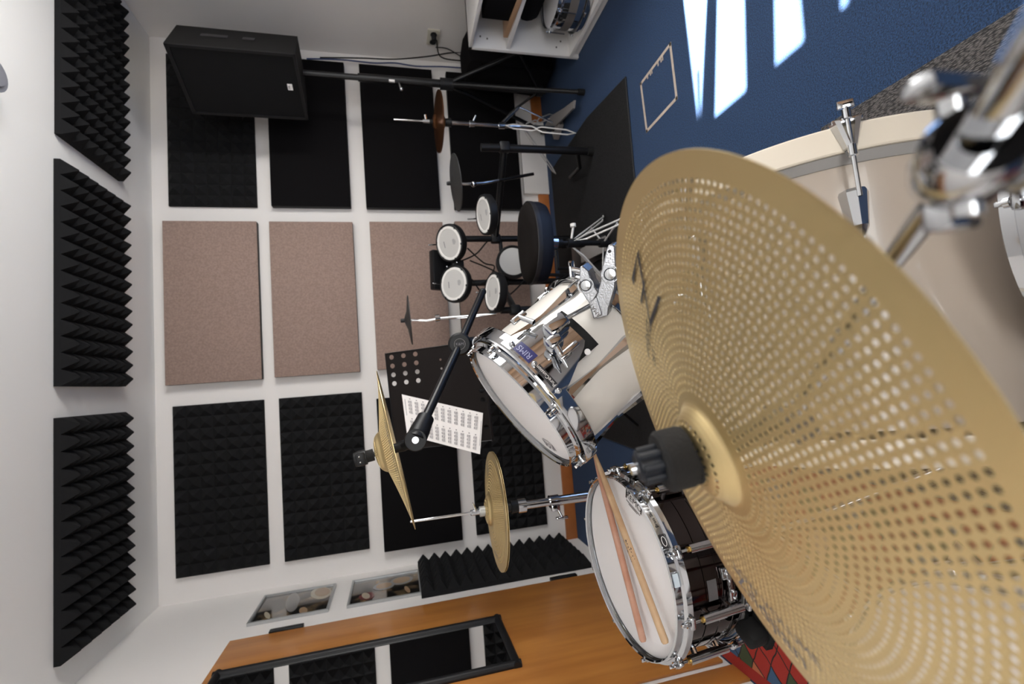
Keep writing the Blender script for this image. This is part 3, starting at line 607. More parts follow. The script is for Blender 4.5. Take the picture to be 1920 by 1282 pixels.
# hi-hat pair
HF = frame((-.401, 1.489, .899), (.011, .015, 1)); HF2 = frame((-.401, 1.489, .894), (.011, .015, 1))
h1 = thing('hi_hat_cymbal', 'golden perforated top hi-hat cymbal on the slim chrome rod', 'cymbal', HF[0])
HB = (.178, .045, .017, .016)
cymbal('cymbal_body', .178, HF, h1, .0088, .0023, bell=.045, hb=.017, hd=.016, thick=.0014, tf=.60)
zmark(HF, on_cym(HF, *HB, .125, 27, -20), .020, h1); text_mesh('Zildjian', .02, on_cym(HF, *HB, .135, 180, 90), 'printed_lettering', 'inkgrey', h1)
h2 = thing('hi_hat_cymbal', 'golden perforated bottom hi-hat cymbal just under its pair', 'cymbal', HF2[0])
cymbal('cymbal_body', .178, HF2, h2, .0088, .0023, bell=.045, hb=.017, hd=.016, thick=.0014, tf=.60, flip=True)
hs = thing('hi_hat_stand', 'chrome hi-hat stand between the snare and the foam panel', 'hi-hat stand', (-.4, 1.49, 0))
hx, hy = -.4, 1.49
MB().cyl((hx, hy, .60), (hx, hy, 1.155), .0042).sphere((hx, hy, 1.155), .0042, 6).build('pull_rod', 'chrome', hs)
MB().cyl((hx, hy, .945), (hx, hy, .975), .009).cyl((hx, hy, .925), (hx, hy, .948), .006).cyl((hx, hy - .004, .962), (hx + .012, hy - .006, .962), .004).cyl((hx + .010, hy, .962), (hx + .03, hy - .004, .968), .005, .002).build('clutch', 'chrome', hs)
MB().cyl((hx, hy, .930), (hx, hy, .948), .0155).build('clutch_nut', 'framegrey', hs)
MB().cyl((hx, hy, .918), (hx, hy, .931), .0145).build('felt_washer', 'felt', hs)
MB().cyl((hx, hy, .872), (hx, hy, .845), .014).cyl((hx, hy, .848), (hx, hy, .818), .020, .017).build('bottom_cup', 'blkplastic', hs)
MB().cyl((hx, hy, .826), (hx, hy, .800), .0215).build('cup_collar', 'chrome', hs)
MB().cyl((hx, hy, .69), (hx, hy, .81), .0125).cyl((hx, hy, .10), (hx, hy, .70), .0158).build('stand_tube', 'chrome', hs)
MB().cyl((hx, hy, .69), (hx, hy, .72), .020).box((hx - .018, hy - .012, .705), (.02, .018, .028), bev=.003).build('height_clamp', 'chrome', hs)
MB().cyl((hx - .02, hy - .015, .70), (hx - .045, hy - .025, .69), .004).box((hx - .048, hy - .026, .69), (.008, .014, .040), bev=.003).build('wing_screw', 'chrome', hs)
for i in range(3):
    a = .9 + i * 2.094; MB().cyl((hx, hy, .38), (hx + .26 * math.cos(a), hy + .26 * math.sin(a), .018), .008).build('leg', 'chrome', hs)
MB().box((hx - .15, hy - .02, .035), (.26, .09, .012), Matrix.Rotation(.12, 3, 'Y'), bev=.004).build('foot_pedal', 'chrome2', hs)
# ------------------------------------------------------------------ drums
def hoop_profile(R, h=.012, s=1):
    return [(R + .001, h * s), (R + .0035, (h + .002) * s), (R + .006, h * s), (R + .0062, -.002 * s), (R + .013, -.0055 * s), (R + .014, -.016 * s), (R + .012, -.016 * s), (R + .0105, -.0075 * s), (R + .0035, -.004 * s), (R + .0035, h * .6 * s)]
def drum_common(t, F, R, depth, lugs, shellm, hoopm='chrome', hr=.012, headm='head'):
    MB().lathe([(R - .002, -.010), (R, -.012), (R, -depth + .012), (R - .002, -depth + .010), (R - .006, -depth + .010), (R - .006, -.010)], 96, F, close=True).build('shell', shellm, t)
    MB().lathe([(0, .0), (R * .5, .0), (R - .004, 0), (R + .001, -.002), (R + .0015, -.010)], 96, F).build('batter_head', headm, t)
    MB().lathe([(R + .0002, .0012), (R + .0032, .0008), (R + .0032, -.006), (R + .001, -.006)], 96, F).build('head_collar', 'blkplastic' if headm == 'x' else 'chrome2', t)
    for nm, s_, z in (('batter_hoop', 1, 0), ('resonant_hoop', -1, -depth)):
        F2 = (F[0] + F[3] * z, F[1], F[2], F[3]); hp_ = MB().lathe(hoop_profile(R, hr, s_), 128, F2, close=True)
        for a in lugs:
            c = pol(F2, R + .0155, a, -.010 * s_); rt = Matrix((pol((V((0, 0, 0)),) + F[1:], 1, a, 0), pol((V((0, 0, 0)),) + F[1:], 1, a + 90, 0), F[3])).transposed()
            hp_.box(c, (.015, .024, .011), rt, bev=.004)
        hp_.build(nm, hoopm, t)
    MB().lathe([(0, -depth), (R, -depth), (R, -depth + .008)], 64, F).build('resonant_head', headm, t)
def rot_at(F, a): 
    O = (V((0, 0, 0)),) + tuple(F[1:]); return Matrix((pol(O, 1, a, 0), pol(O, 1, a + 90, 0), F[3])).transposed()
def rod(t, F, R, a, z0, z1, s_=1, m='chrome'):
    r = R + .0165
    MB().cyl(pol(F, r, a, z0), pol(F, r, a, z1), .0028, n=10).cyl(pol(F, r, a, z1 - .002 * s_), pol(F, r, a, z1 + .004 * s_), .0062, n=12).box(pol(F, r, a, z1 + .008 * s_), (.0065, .0065, .010), rot_at(F, a), bev=.001).build('tension_rod', m, t)
# rack tom
TF = frame((-.0555, .9686, .9224), (-.571, -.044, .82)); TR = .1495; TD = .245
tm = thing('rack_tom', 'cream rack tom tilted towards the drummer, chrome hoops', 'tom', TF[0])
TL = [-33, -93, -153, 147, 87, 27]
drum_common(tm, TF, TR, TD, TL, 'cream')
def lug_long(t, F, R, a, z0, z1, m='chrome', w0=.030, w1=.011):
    # long faceted lug: wide at both ends, waisted in the middle
    O = F; mb = MB(); n = 14; secs = []
    for i in range(n + 1):
        u = i / n; z = z0 + (z1 - z0) * u; e = abs(2 * u - 1) ** 1.3; w_ = w1 + (w0 - w1) * e * (1 if .04 < u < .96 else .7); hgt = .006 + .012 * e
        da = math.degrees(w_ / 2 / R)
        secs.append([pol(O, R - .001, a - da, z), pol(O, R + hgt * .55, a - da * .8, z), pol(O, R + hgt, a, z), pol(O, R + hgt * .55, a + da * .8, z), pol(O, R - .001, a + da, z)])
    vs = [p for s_ in secs for p in s_]; fs = []
    for i in range(n):
        for k_ in range(5): j = (k_ + 1) % 5; fs.append((i * 5 + k_, i * 5 + j, (i + 1) * 5 + j, (i + 1) * 5 + k_))
    fs += [(0, 1, 2, 3, 4), tuple(n * 5 + k_ for k_ in (4, 3, 2, 1, 0))]
    mb.add(vs, fs).build('lug', m, t, sharp=20)
for a in TL:
    lug_long(tm, TF, TR, a, -.028, -TD + .028); rod(tm, TF, TR, a, -.04, -.002); rod(tm, TF, TR, a, -TD + .04, -TD + .002, -1)
# suspension ring and plate
ring = MB()
pr_ = [(TR + .021, -.012), (TR + .0235, -.010), (TR + .025, -.014), (TR + .025, -.040), (TR + .0235, -.042), (TR + .022, -.040), (TR + .0225, -.014)]
n = 90; a0, a1 = -178, 22; vs = []; fs = []
for i in range(n + 1):
    a = a0 + (a1 - a0) * i / n; vs += [pol(TF, r, a, h) for r, h in pr_]
kk = len(pr_)
for i in range(n):
    for q_ in range(kk): j = (q_ + 1) % kk; fs.append((i * kk + q_, i * kk + j, (i + 1) * kk + j, (i + 1) * kk + q_))
fs += [tuple(range(kk)), tuple(n * kk + q_ for q_ in range(kk))[::-1]]
ring.add(vs, fs); ring.build('suspension_ring', 'chrome', tm)
def curved_plate(F, R, th, outline, n=16):
    # outline: list of (h_top, h_bottom) sampled over angles a0..a1
    mb = MB(); vs = []; fs = []
    for a, ht, hb_ in outline:
        vs += [pol(F, R, a, ht), pol(F, R + th, a, ht), pol(F, R + th, a, hb_), pol(F, R, a, hb_)]
    for i in range(len(outline) - 1):
        for q_ in range(4): j = (q_ + 1) % 4; fs.append((i * 4 + q_, i * 4 + j, (i + 1) * 4 + j, (i + 1) * 4 + q_))
    m_ = len(outline) - 1; fs += [(0, 1, 2, 3), (m_ * 4 + 3, m_ * 4 + 2, m_ * 4 + 1, m_ * 4)]
    return mb.add(vs, fs)
out = []
for a in arc(-88, -38, 20):
    e = min((a + 88), (-38 - a)) / 50
    out.append((a, -.016, -.030 - min(1, max(0, e * 3.6 )) * .092 - .006 * min(1, e * 20)))
pl = curved_plate(TF, TR + .0255, .0028, out).build('mount_plate', 'chrome', tm)
curved_plate(TF, TR + .0215, .0035, [(a, -.062, -.145) for a in arc(-80, -48, 12)]).build('rubber_isolator', 'blkrubber', tm)
for a in (-44.5, -64, -84.5): MB().sphere(pol(TF, TR + .0295, a, -.027), .0058, 8).build('rivet', 'chrome2', tm)
b1 = curved_plate(TF, TR + .0284, .0012, [(a, -.021, -.043) for a in arc(-61.5, -47.5, 6)]).build('round_badge', 'badgeblue', tm)
text_mesh('RIMS', .0165, lambda x, y: pol(TF, TR + .0302, -54.5 + math.degrees(x / (TR + .03)), -.031 + y), 'badge_lettering', 'badgegrey', b1)
b2 = curved_plate(TF, TR + .0284, .0012, [(a, -.0215, -.034) for a in arc(-81, -66, 6)]).build('name_plate', 'ink', tm)
text_mesh('PureCussion', .0095, lambda x, y: pol(TF, TR + .0302, -73.5 + math.degrees(x / (TR + .03)), -.0278 + y), 'badge_lettering', 'paper', b2)
MB().cyl(pol(TF, TR + .024, -79, -.118), pol(TF, TR + .0262, -79, -.118), .006).build('isolator_pin', 'paper', tm)
# memory clamp on the plate
mc = thing('tom_mount_clamp', 'chrome wing clamp on the side plate of the rack tom', 'clamp', pol(TF, TR + .05, -58, -.09))
rc = rot_at(TF, -58)
MB().box(pol(TF, TR + .047, -58, -.100), (.035, .030, .046), rc, bev=.006).box(pol(TF, TR + .047, -64, -.075), (.030, .022, .03), rc, bev=.005).build('clamp_block', 'chrome', mc)
MB().cyl(pol(TF, TR + .052, -62, -.076), pol(TF, TR + .052, -72, -.066), .0065, n=16).cyl(pol(TF, TR + .052, -70, -.067), pol(TF, TR + .052, -78, -.060), .0065, .002, n=16).build('key_bolt', 'chrome', mc)
MB().box(pol(TF, TR + .055, -72, -.082), (.006, .012, .046), rc, bev=.003).build('wing', 'chrome', mc)
MB().cyl(pol(TF, TR + .052, -48, -.078), pol(TF, TR + .052, -38, -.07), .005, n=14).box(pol(TF, TR + .053, -39, -.068), (.006, .012, .034), rc, bev=.002).build('wing_bolt', 'chrome', mc)
rodA = pol(TF, TR + .052, -57, -.10); rodB = V((0.1311, 0.8416, 0.8026))
MB().cyl(rodA, rodA + (rodB - rodA) * 1.15, .0048, n=16).build('mount_rod', 'chrome', mc)
# logo on tom head
def crown(mapf, parent, s_, m='ink'):
    mb = MB(); pts = [(-1, -.3), (-1.05, .75), (-.62, .28), (-.5, .95), (0, .42), (.5, .95), (.62, .28), (1.05, .75), (1, -.3)]
    for i in range(len(pts) - 1):
        (xa, ya_), (xb, yb_) = pts[i], pts[i + 1]; L_ = math.hypot(xb - xa, yb_ - ya_); nx, ny = -(yb_ - ya_) / L_ * .07, (xb - xa) / L_ * .07
        mb.add([mapf((xa + nx) * s_, (ya_ + ny) * s_), mapf((xb + nx) * s_, (yb_ + ny) * s_), mapf((xb - nx) * s_, (yb_ - ny) * s_), mapf((xa - nx) * s_, (ya_ - ny) * s_)], [(0, 1, 2, 3)])
    for y_, w_ in ((-.42, .95), (-.55, .6)):
        mb.add([mapf(-w_ * s_, y_ * s_), mapf(w_ * s_, y_ * s_), mapf(w_ * s_, (y_ - .06) * s_), mapf(-w_ * s_, (y_ - .06) * s_)], [(0, 1, 2, 3)])
    mb.build('printed_crown', m, parent, smooth=False)
    text_mesh('REMO', s_ * .68, lambda x, y: mapf(x * 1.15, y + s_ * .02), 'printed_lettering', m, parent)
tc_ = V((-0.1496, 0.9980, 0.8688)) + TF[3] * -.0065; lx, ly = (tc_ - TF[0]).dot(TF[1]), (tc_ - TF[0]).dot(TF[2]); an = math.atan2(ly, lx)
TFz = TF
def tom_map(x, y):
    ux, uy = math.cos(an), math.sin(an); return loc(TF, lx + ux * y + uy * x, ly + uy * y - ux * x, .0006)
crown(tom_map, tm, .020, 'inkgrey')
# cast double clamp and chrome tube under it
dc = thing('cast_double_clamp', 'cast aluminium double clamp joining the tom rod to a chrome tube', 'clamp', (0.1410, 0.8306, 0.7820))
vn = (V((0.1510, 0.8287, 0.7819)) - V((0, 0, 1.176))).normalized()
MB().prism([(0.2276, 0.7929, 0.7831), (0.2348, 0.7899, 0.7795), (0.2348, 0.7865, 0.7725), (0.2305, 0.7857, 0.7690), (0.1937, 0.7917, 0.7677), (0.1551, 0.7998, 0.7698), (0.1171, 0.8120, 0.7809), (0.1054, 0.8146, 0.7819), (0.1016, 0.8247, 0.8018), (0.1207, 0.8263, 0.8123), (0.1461, 0.8163, 0.8011), (0.1707, 0.8083, 0.7936), (0.1872, 0.8047, 0.7925)], vn * .032 + V((.009, 0, -.010))).build('jaw', 'alu', dc, sharp=10)
MB().prism([(0.1984, 0.8103, 0.8321), (0.2008, 0.8077, 0.8276), (0.1898, 0.8051, 0.8179), (0.1677, 0.8063, 0.8120), (0.1489, 0.8048, 0.8016), (0.1270, 0.8149, 0.8144), (0.1398, 0.8167, 0.8232), (0.1575, 0.8176, 0.8319), (0.1782, 0.8146, 0.8333)], vn * .036 + V((.010, 0, -.010))).build('jaw', 'alu', dc, sharp=10)
MB().prism([(0.1316, 0.8111, 0.8199), (0.1407, 0.8030, 0.8065), (0.1066, 0.8048, 0.7972), (0.1004, 0.8132, 0.8124)], vn * .03).build('maker_plate', 'alu', dc, sharp=10)
cfx = (V((0.1271, 0.8093, 0.8168)), V((0.1051, 0.8067, 0.8030)))
e1 = (cfx[1] - cfx[0]).normalized(); e2 = e1.cross(vn) * -1
text_mesh('TAMA', .011, lambda x, y: (cfx[0] + cfx[1]) / 2 + e1 * x + e2 * y, 'raised_lettering', 'greyband', dc)
MB().lathe([(0, .006), (.010, .004), (.012, 0), (0, 0)], 24, frame((0.1812, 0.7978, 0.7779), -vn)).build('bolt_cap', 'chrome2', dc)
for s_ in (0,): pass
MB().lathe([(0, .006), (.009, .004), (.011, 0), (0, 0)], 24, frame((0.1640, 0.8112, 0.8232), -vn)).build('bolt_cap', 'chrome2', dc)
for ch in dc.children:
    if ch.name.startswith(('jaw', 'maker')): bv = ch.modifiers.new('edge', 'BEVEL'); bv.width = .0022; bv.segments = 3; bv.limit_method = 'ANGLE'
for cx_, rr_ in ((V((0.1812, 0.7978, 0.7779)), .0145), (V((0.1640, 0.8112, 0.8232)), .013)):
    Fq = frame(cx_, -vn); MB().lathe([(rr_, -.001), (rr_, .002), (rr_ + .002, .002), (rr_ + .0025, -.001)], 28, Fq).build('cast_rib', 'alu', dc)
MB().lathe([(0, .001), (.003, .001), (.003, 0)], 12, frame((0.2228, 0.7904, 0.7783), -vn)).build('screw_hole', 'ink', dc)
w0_ = V((0.1947, 0.8247, 0.8256)); w1_ = V((0.1996, 0.8307, 0.8401))
MB().cyl(w0_, w1_, .006, n=14).box(w1_ + V((0, 0, .0)), (.034, .007, .012), bev=.003).build('wing_nut', 'chrome', dc)
tx, ty = (0.1280, 0.8420, 0.7440)[:2]
dt = thing('chrome_support_tube', 'chrome tube rising from the bass drum to the cast clamp', 'tube', (tx, ty, .64))
MB().cyl((tx, ty + .012, .60), (tx, ty + .012, .80), .0127, n=24).build('tube', 'chrome', dt)
MB().cyl((tx, ty + .012, .66), (tx, ty + .012, .69), .021, n=24).build('memory_lock', 'chrome2', dt)
# snare
SF = frame((-.408, .9655, .714), (-.054, -.038, 1)); SR = .1775; SD = .145
sn_ = thing('snare_drum', 'black nickel snare drum with a white head and two sticks on it', 'snare drum', SF[0])
SL = [-67 + 36 * i for i in range(10)]
drum_common(sn_, SF, SR, SD, SL, 'nickel')
for a in SL:
    l = MB(); l.lathe([(0, 0), (.0085, 0), (.0085, .085), (0, .085)], 16, (pol(SF, SR + .0165, a, -.118), *axes(SF[3])))
    l.cyl(pol(SF, SR - .002, a, -.05), pol(SF, SR + .014, a, -.05), .006, n=10).cyl(pol(SF, SR - .002, a, -.10), pol(SF, SR + .014, a, -.10), .006, n=10)
    l.build('tube_lug', 'chrome', sn_)
    MB().cyl(pol(SF, SR + .0165, a, -.033), pol(SF, SR + .0165, a, -.029), .0052, n=12).build('lug_bushing', 'brass', sn_)
    rod(sn_, SF, SR, a, -.035, -.002); rod(sn_, SF, SR, a, -SD + .03, -SD + .002, -1)
bp_ = MB(); ra_ = rot_at(SF, -91)
bp_.box(pol(SF, SR + .005, -84, -.098), (.008, .022, .018), rot_at(SF, -84), bev=.003).box(pol(SF, SR + .005, -98, -.108), (.008, .022, .018), rot_at(SF, -98), bev=.003).box(pol(SF, SR + .008, -91, -.103), (.004, .060, .010), ra_, bev=.002)
bp_.build('butt_plate', 'chrome', sn_)
for a, z in ((-84, -.098), (-88, -.101), (-94, -.106), (-98, -.108)): MB().sphere(pol(SF, SR + .0105, a, z), .0035, 6).build('screw', 'chrome2', sn_)
curved_plate(SF, SR + .0004, .0006, [(a, -.06, -.08) for a in arc(-98, -86, 5)]).build('clear_tape', 'clear', sn_)
for k_ in range(3): MB().lathe([(SR, -.055 - k_ * .03), (SR + .0012, -.0555 - k_ * .03), (SR + .0012, -.0565 - k_ * .03), (SR, -.057 - k_ * .03)], 96, SF).build('shell_bead', 'nickel', sn_)
bd = curved_plate(SF, SR + .0068, .0008, [(a, .0095, -.001) for a in arc(-64, -56, 4)]).build('hoop_badge', 'ink', sn_)
oe = MB(); oe.tube([pol(SF, SR + .008, -60 + 2.6 * math.cos(t_), .0042 + .0042 * math.sin(t_)) for t_ in arc(0, 2 * PI, 20)[:-1]], .0006, 6, closed=True); oe.build('badge_emblem', 'paper', bd)
text_mesh('Brass Shell', .0085, lambda x, y: pol(SF, SR + .0073, -46 + math.degrees(x / SR), .004 + y), 'hoop_lettering', 'ink', sn_)
curved_plate(SF, SR + .0068, .0008, [(a, .0095, -.001) for a in arc(-84, -77, 4)]).build('pale_sticker', 'stickerwhite', sn_)
rc_ = V((-.268, .905, 0)) - V((SF[0].x, SF[0].y, 0)); an2 = math.atan2(rc_.y, rc_.x); rl = rc_.length
def sn_map(x, y):
    ux, uy = math.cos(an2), math.sin(an2); return loc(SF, (rl + y) * ux + uy * x, (rl + y) * uy - ux * x, .0012)
crown(sn_map, sn_, .028)
# throw-off at the right-rear side
to = MB().box(pol(SF, SR + .018, -12, -.07), (.034, .035, .06), rot_at(SF, -12), bev=.006).box(pol(SF, SR + .03, -12, -.05), (.012, .022, .07), rot_at(SF, -12), bev=.004); to.build('throw_off', 'chrome', sn_)
def drumstick(name, a, b, m, label, mark=False):
    a, b = V(a), V(b); t = thing(name, label, 'drumstick', (a + b) / 2, 'drumsticks on the snare')
    L_ = (b - a).length; F = (a,) + axes(b - a); R_ = .0071
    MB().lathe([(0, 0), (R_ * .72, .001), (R_, .005), (R_, L_ * .72), (R_ * .85, L_ * .85), (R_ * .45, L_ * .965), (R_ * .42, L_ * .97), (R_ * .62, L_ * .98), (R_ * .6, L_ * .993), (0, L_)], 20, F).build('stick', m, t)
    if mark:
        rnd = random.Random(2); mb = MB(); 
        ref = V((0, 0, 1)); u = (ref - F[3] * ref.dot(F[3])).normalized(); v_ = F[3].cross(u); G = (a, u, v_, F[3])
        for _ in range(46):
            z_ = L_ * rnd.uniform(.36, .47); an_ = rnd.uniform(-75, 75); h_ = rnd.uniform(.001, .004); w_ = rnd.uniform(5, 13)
            mb.add([pol(G, R_ + .0002, an_, z_), pol(G, R_ + .0002, an_ + w_, z_), pol(G, R_ + .0002, an_ + w_ * .8, z_ + h_), pol(G, R_ + .0002, an_ - 2, z_ + h_)], [(0, 1, 2, 3)])
        mb.build('printed_mark', 'ink', t, smooth=False)
s1a, s1b = V((-.501, .818, .726)), V((-.170, 1.040, .744)); drumstick('drumstick', s1a, s1b, 'stick1', 'light tan drumstick with a dark print, right of the pair on the snare', True)
s2a, s2b = V((-.549, .919, .720)), V((-.168, 1.045, .741)); drumstick('drumstick', s2a, s2b, 'stick2', 'reddish drumstick on the snare, without any print')
ss = thing('snare_stand', 'black and chrome stand cradling the snare drum', 'snare stand', (-.41, .97, 0))
for a in (-118, 2, 122):
    b_ = pol(SF, SR + .030, a, -SD - .002); 
    MB().box(b_ + V((0, 0, .012)), (.045, .030, .040), rot_at(SF, a), bev=.008).prism([pol(SF, SR + .01, a - 8, -SD - .022), pol(SF, SR + .055, a - 6, -SD - .022), pol(SF, SR + .055, a + 6, -SD - .022), pol(SF, SR + .01, a + 8, -SD - .022)], (0, 0, .014)).build('rubber_grip', 'blkrubber', ss)
    MB().cyl(pol(SF, .02, a, -SD - .07), pol(SF, SR + .03, a, -SD - .012), .006).build('basket_arm', 'chrome', ss)
MB().cyl((-.405, .975, .12), (-.403, .975, .53), .0127).build('stand_tube', 'chrome', ss)
for i in range(3):
    a = 1.2 + i * 2.094; MB().cyl((-.405, .975, .33), (-.405 + .25 * math.cos(a), .975 + .25 * math.sin(a), .02), .007).build('leg', 'chrome', ss)
# bass drum
BF = frame((.327, .781, .33), (1, .024, 0), (0, 0, 1)); BR = .302; HO = .32
bd_ = thing('bass_drum', 'big champagne bass drum with cream hoops under the near cymbal', 'bass drum', (.1, .78, .01))
MB().lathe([(BR, -.050), (BR, -.445), (BR - .007, -.445), (BR - .007, -.050)], 160, BF, close=True).build('shell', 'champagne', bd_)
for z_, nm in ((0, 'front_hoop'), (-.455, 'batter_hoop')):
    MB().lathe([(HO - .009, z_), (HO - .002, z_ + .0005), (HO, z_ - .002), (HO, z_ - .038), (HO - .002, z_ - .040), (HO - .009, z_ - .040)], 160, BF, close=True).build(nm, 'hoopcream', bd_)
MB().lathe([(HO - .009, -.038), (HO - .006, -.041), (BR + .003, -.054), (BR, -.054), (BR, -.036)], 160, BF, close=True).build('head_collar', 'greystrip', bd_)
MB().lathe([(0, -.012), (HO - .012, -.012), (HO - .009, -.02)], 96, BF).build('front_head', 'champagne', bd_)
MB().lathe([(0, -.478), (HO - .012, -.478), (HO - .009, -.47)], 96, BF).build('batter_head', 'head', bd_)
for i in range(8):
    a = 54 + 45 * i
    if i == 3: continue
    cl = MB(); r = HO + .001
    ra2 = rot_at(BF, a)
    def bl_(x, y, z): return pol(BF, HO + x, a + math.degrees(y / HO), z)
    for sgn in (-1, 1):
        cl.add([bl_(.000, sgn * .022, .004), bl_(.012, sgn * .016, .004), bl_(.010, sgn * .003, -.050), bl_(.002, sgn * .004, -.052), bl_(.000, sgn * .013, .004), bl_(.010, sgn * .009, .004), bl_(.014, 0, -.046), bl_(.000, sgn * .001, -.046)],
               [(0, 1, 2, 3), (4, 5, 6, 7), (0, 1, 5, 4), (1, 2, 6, 5), (3, 2, 6, 7), (0, 3, 7, 4)])
    cl.box(bl_(-.004, 0, .004), (.022, .040, .007), ra2, bev=.002).cyl(bl_(.009, 0, -.052), bl_(.009, 0, -.036), .006, n=12)
    cl.build('claw', 'chrome', bd_)
    MB().cyl(bl_(.009, 0, .022), bl_(.009, 0, -.112), .0032, n=10).cyl(bl_(.009, 0, .004), bl_(.009, 0, .018), .006, n=12).box(bl_(.009, 0, .026), (.006, .022, .012), ra2, bev=.002).build('tension_rod', 'chrome', bd_)
    lg_ = MB(); secs = [(-.095, .018, .017), (-.100, .020, .020), (-.150, .014, .017), (-.165, .007, .010), (-.200, .005, .009), (-.245, .004, .008)]
    vs = []; 
    for z_, w_, h_ in secs:
        vs += [pol(BF, BR - .001, a - math.degrees(w_ / BR), z_), pol(BF, BR + h_ * .8, a - math.degrees(w_ * .6 / BR), z_), pol(BF, BR + h_, a, z_), pol(BF, BR + h_ * .8, a + math.degrees(w_ * .6 / BR), z_), pol(BF, BR - .001, a + math.degrees(w_ / BR), z_)]
    fs = [(i_ * 5 + k_, i_ * 5 + (k_ + 1) % 5, (i_ + 1) * 5 + (k_ + 1) % 5, (i_ + 1) * 5 + k_) for i_ in range(len(secs) - 1) for k_ in range(5)] + [(0, 1, 2, 3, 4), tuple((len(secs) - 1) * 5 + k_ for k_ in (4, 3, 2, 1, 0))]
    lg_.add(vs, fs).build('lug', 'chrome', bd_, sharp=20)
MB().box((.14, .765, .638), (.075, .10, .016), Matrix.Rotation(-.05, 3, 'X'), bev=.005).build('mount_bracket', 'chrome', bd_)
for sy in (-1, 1): MB().cyl((.22, .78 + sy * .25, .17), (.30, .78 + sy * .40, .012), .008).build('spur', 'chrome', bd_)
# other drums at the near side
rdm = thing('dark_red_drum', 'dark red drum with a chrome hoop below the clamp at the frame edge', 'drum', (.12, .30, .0))
DF = frame((.17, .425, .235), (0.05, 1, .12), (0, 0, 1))
drum_common(rdm, DF, .19, .20, [0, 45, 90, 135, 180, 225, 270, 315], 'redshell')
for a in (0, 45, 90, 135, 180, 225, 270, 315): lug_long(rdm, DF, .19, a, -.03, -.17); rod(rdm, DF, .19, a, -.03, -.002)
ftm = thing('floor_tom', 'cream floor tom below the near edge of the big cymbal', 'floor tom', (-.45, .32, 0))
FF = frame((-.455, .36, .60), (.05, .05, 1)); 
drum_common(ftm, FF, .20, .38, [20 + 45 * i for i in range(8)], 'cream')
for i in range(8): lug_long(ftm, FF, .20, 20 + 45 * i, -.03, -.35); rod(ftm, FF, .20, 20 + 45 * i, -.04, -.002)
for i in range(3): MB().tube([pol(FF, .222, 45 + 120 * i, -.12), pol(FF, .222, 45 + 120 * i, -.50), V((pol(FF, .25, 45 + 120 * i, 0).x, pol(FF, .25, 45 + 120 * i, 0).y, .015))], .0055, 10).build('leg', 'chrome', ftm)
# ------------------------------------------------------------------ music stand with sheet
ms = thing('music_stand', 'black perforated music stand behind the crash cymbal', 'music stand', (.1, 2.05, 0))
mA, mB_, mC = V((0.1499, 2.0800, 1.2153)), V((-0.2613, 2.0800, 1.1938)), V((0.0226, 1.9300, 0.8285))
ex = (mA - mB_).normalized(); ez0 = (mA - mC); ez = (ez0 - ex * ez0.dot(ex)).normalized(); W_ = (mA - mB_).length; Hh = abs(ez0.dot(ez)) + .015; en = ex.cross(ez); 
if en.y > 0: en = -en
def mp_(u, v, h=0): return mB_ - ez * Hh + ex * u + ez * v + en * h
mb = MB(); nc, nr = 11, 8; cw, ch_ = W_ / nc, Hh / nr
small = {(9, 0), (7, 3), (8, 1)}
for i in range(nc):
    for j in range(nr):
        cx, cy = (i + .5) * cw, (j + .5) * ch_
        big = (i >= 7 and j >= 5 and i < 11) or (j == 0 and i in (1, 4, 5, 8, 9)) or (i in (8, 9) and j in (3,)) or (i in (0,) and j in (1, 2))
        if not big: mb.add([mp_(i * cw, j * ch_), mp_((i + 1) * cw, j * ch_), mp_((i + 1) * cw, (j + 1) * ch_), mp_(i * cw, (j + 1) * ch_)], [(0, 1, 2, 3)]); continue
        ou = [(0, 0), (.5, 0), (1, 0), (1, .5), (1, 1), (.5, 1), (0, 1), (0, .5)]; hr = min(cw, ch_) * (.27 if j >= 4 or j == 0 else .13)
        N = 16; vs = []
        for q_ in range(N):
            th = PI * 1.25 + q_ * 2 * PI / N; dx, dy = math.cos(th), math.sin(th); m_ = max(abs(dx), abs(dy)); vs.append(mp_(cx + dx / m_ * cw / 2, cy + dy / m_ * ch_ / 2))
        for q_ in range(N): th = PI * 1.25 + q_ * 2 * PI / N; vs.append(mp_(cx + hr * math.cos(th), cy + hr * math.sin(th)))
        mb.add(vs, [(q_, (q_ + 1) % N, N + (q_ + 1) % N, N + q_) for q_ in range(N)])
dk = mb.build('desk', mat('matte brown black desk paint', (.0075, .005, .0045), .8, spec=.2), ms, smooth=False); sm = dk.modifiers.new('thickness', 'SOLIDIFY'); sm.thickness = .0015
eb = MB()
eb.tube([mp_(0, 0), mp_(W_, 0), mp_(W_, Hh), mp_(0, Hh)], .0022, 8, closed=True); eb.prism([mp_(0, 0, .001), mp_(W_, 0, .001), mp_(W_, 0, .045), mp_(0, 0, .045)], ez * .0015)
eb.build('ledge_and_rolled_edge', 'blkmetal', ms)
mcx = mp_(W_ / 2, Hh * .45, -.012)
MB().cyl(mcx, (mcx.x, mcx.y + .03, mcx.z - .06), .012).cyl((mcx.x, mcx.y + .03, .25), (mcx.x, mcx.y + .03, mcx.z - .05), .012).build('stand_tube', 'blkmetal', ms)
for i in range(3):
    a = .5 + i * 2.094; MB().cyl((mcx.x, mcx.y + .03, .32), (mcx.x + .27 * math.cos(a), mcx.y + .03 + .27 * math.sin(a), .02), .008).build('leg', 'blkmetal', ms)
p1, p2, p3, p4 = V((-0.0271, 2.0597, 1.1546)), V((-0.1282, 1.9361, 0.8361)), V((-0.2943, 1.9483, 0.8582)), V((-0.1978, 2.0584, 1.1424))
shm = thing('sheet_music', 'white sheet of printed notes on the black music stand', 'sheet music', p1 + en * .01)
def shp(u, v, h=.004): return (p1.lerp(p4, u)).lerp(p2.lerp(p3, u), v) + en * (h + .001)
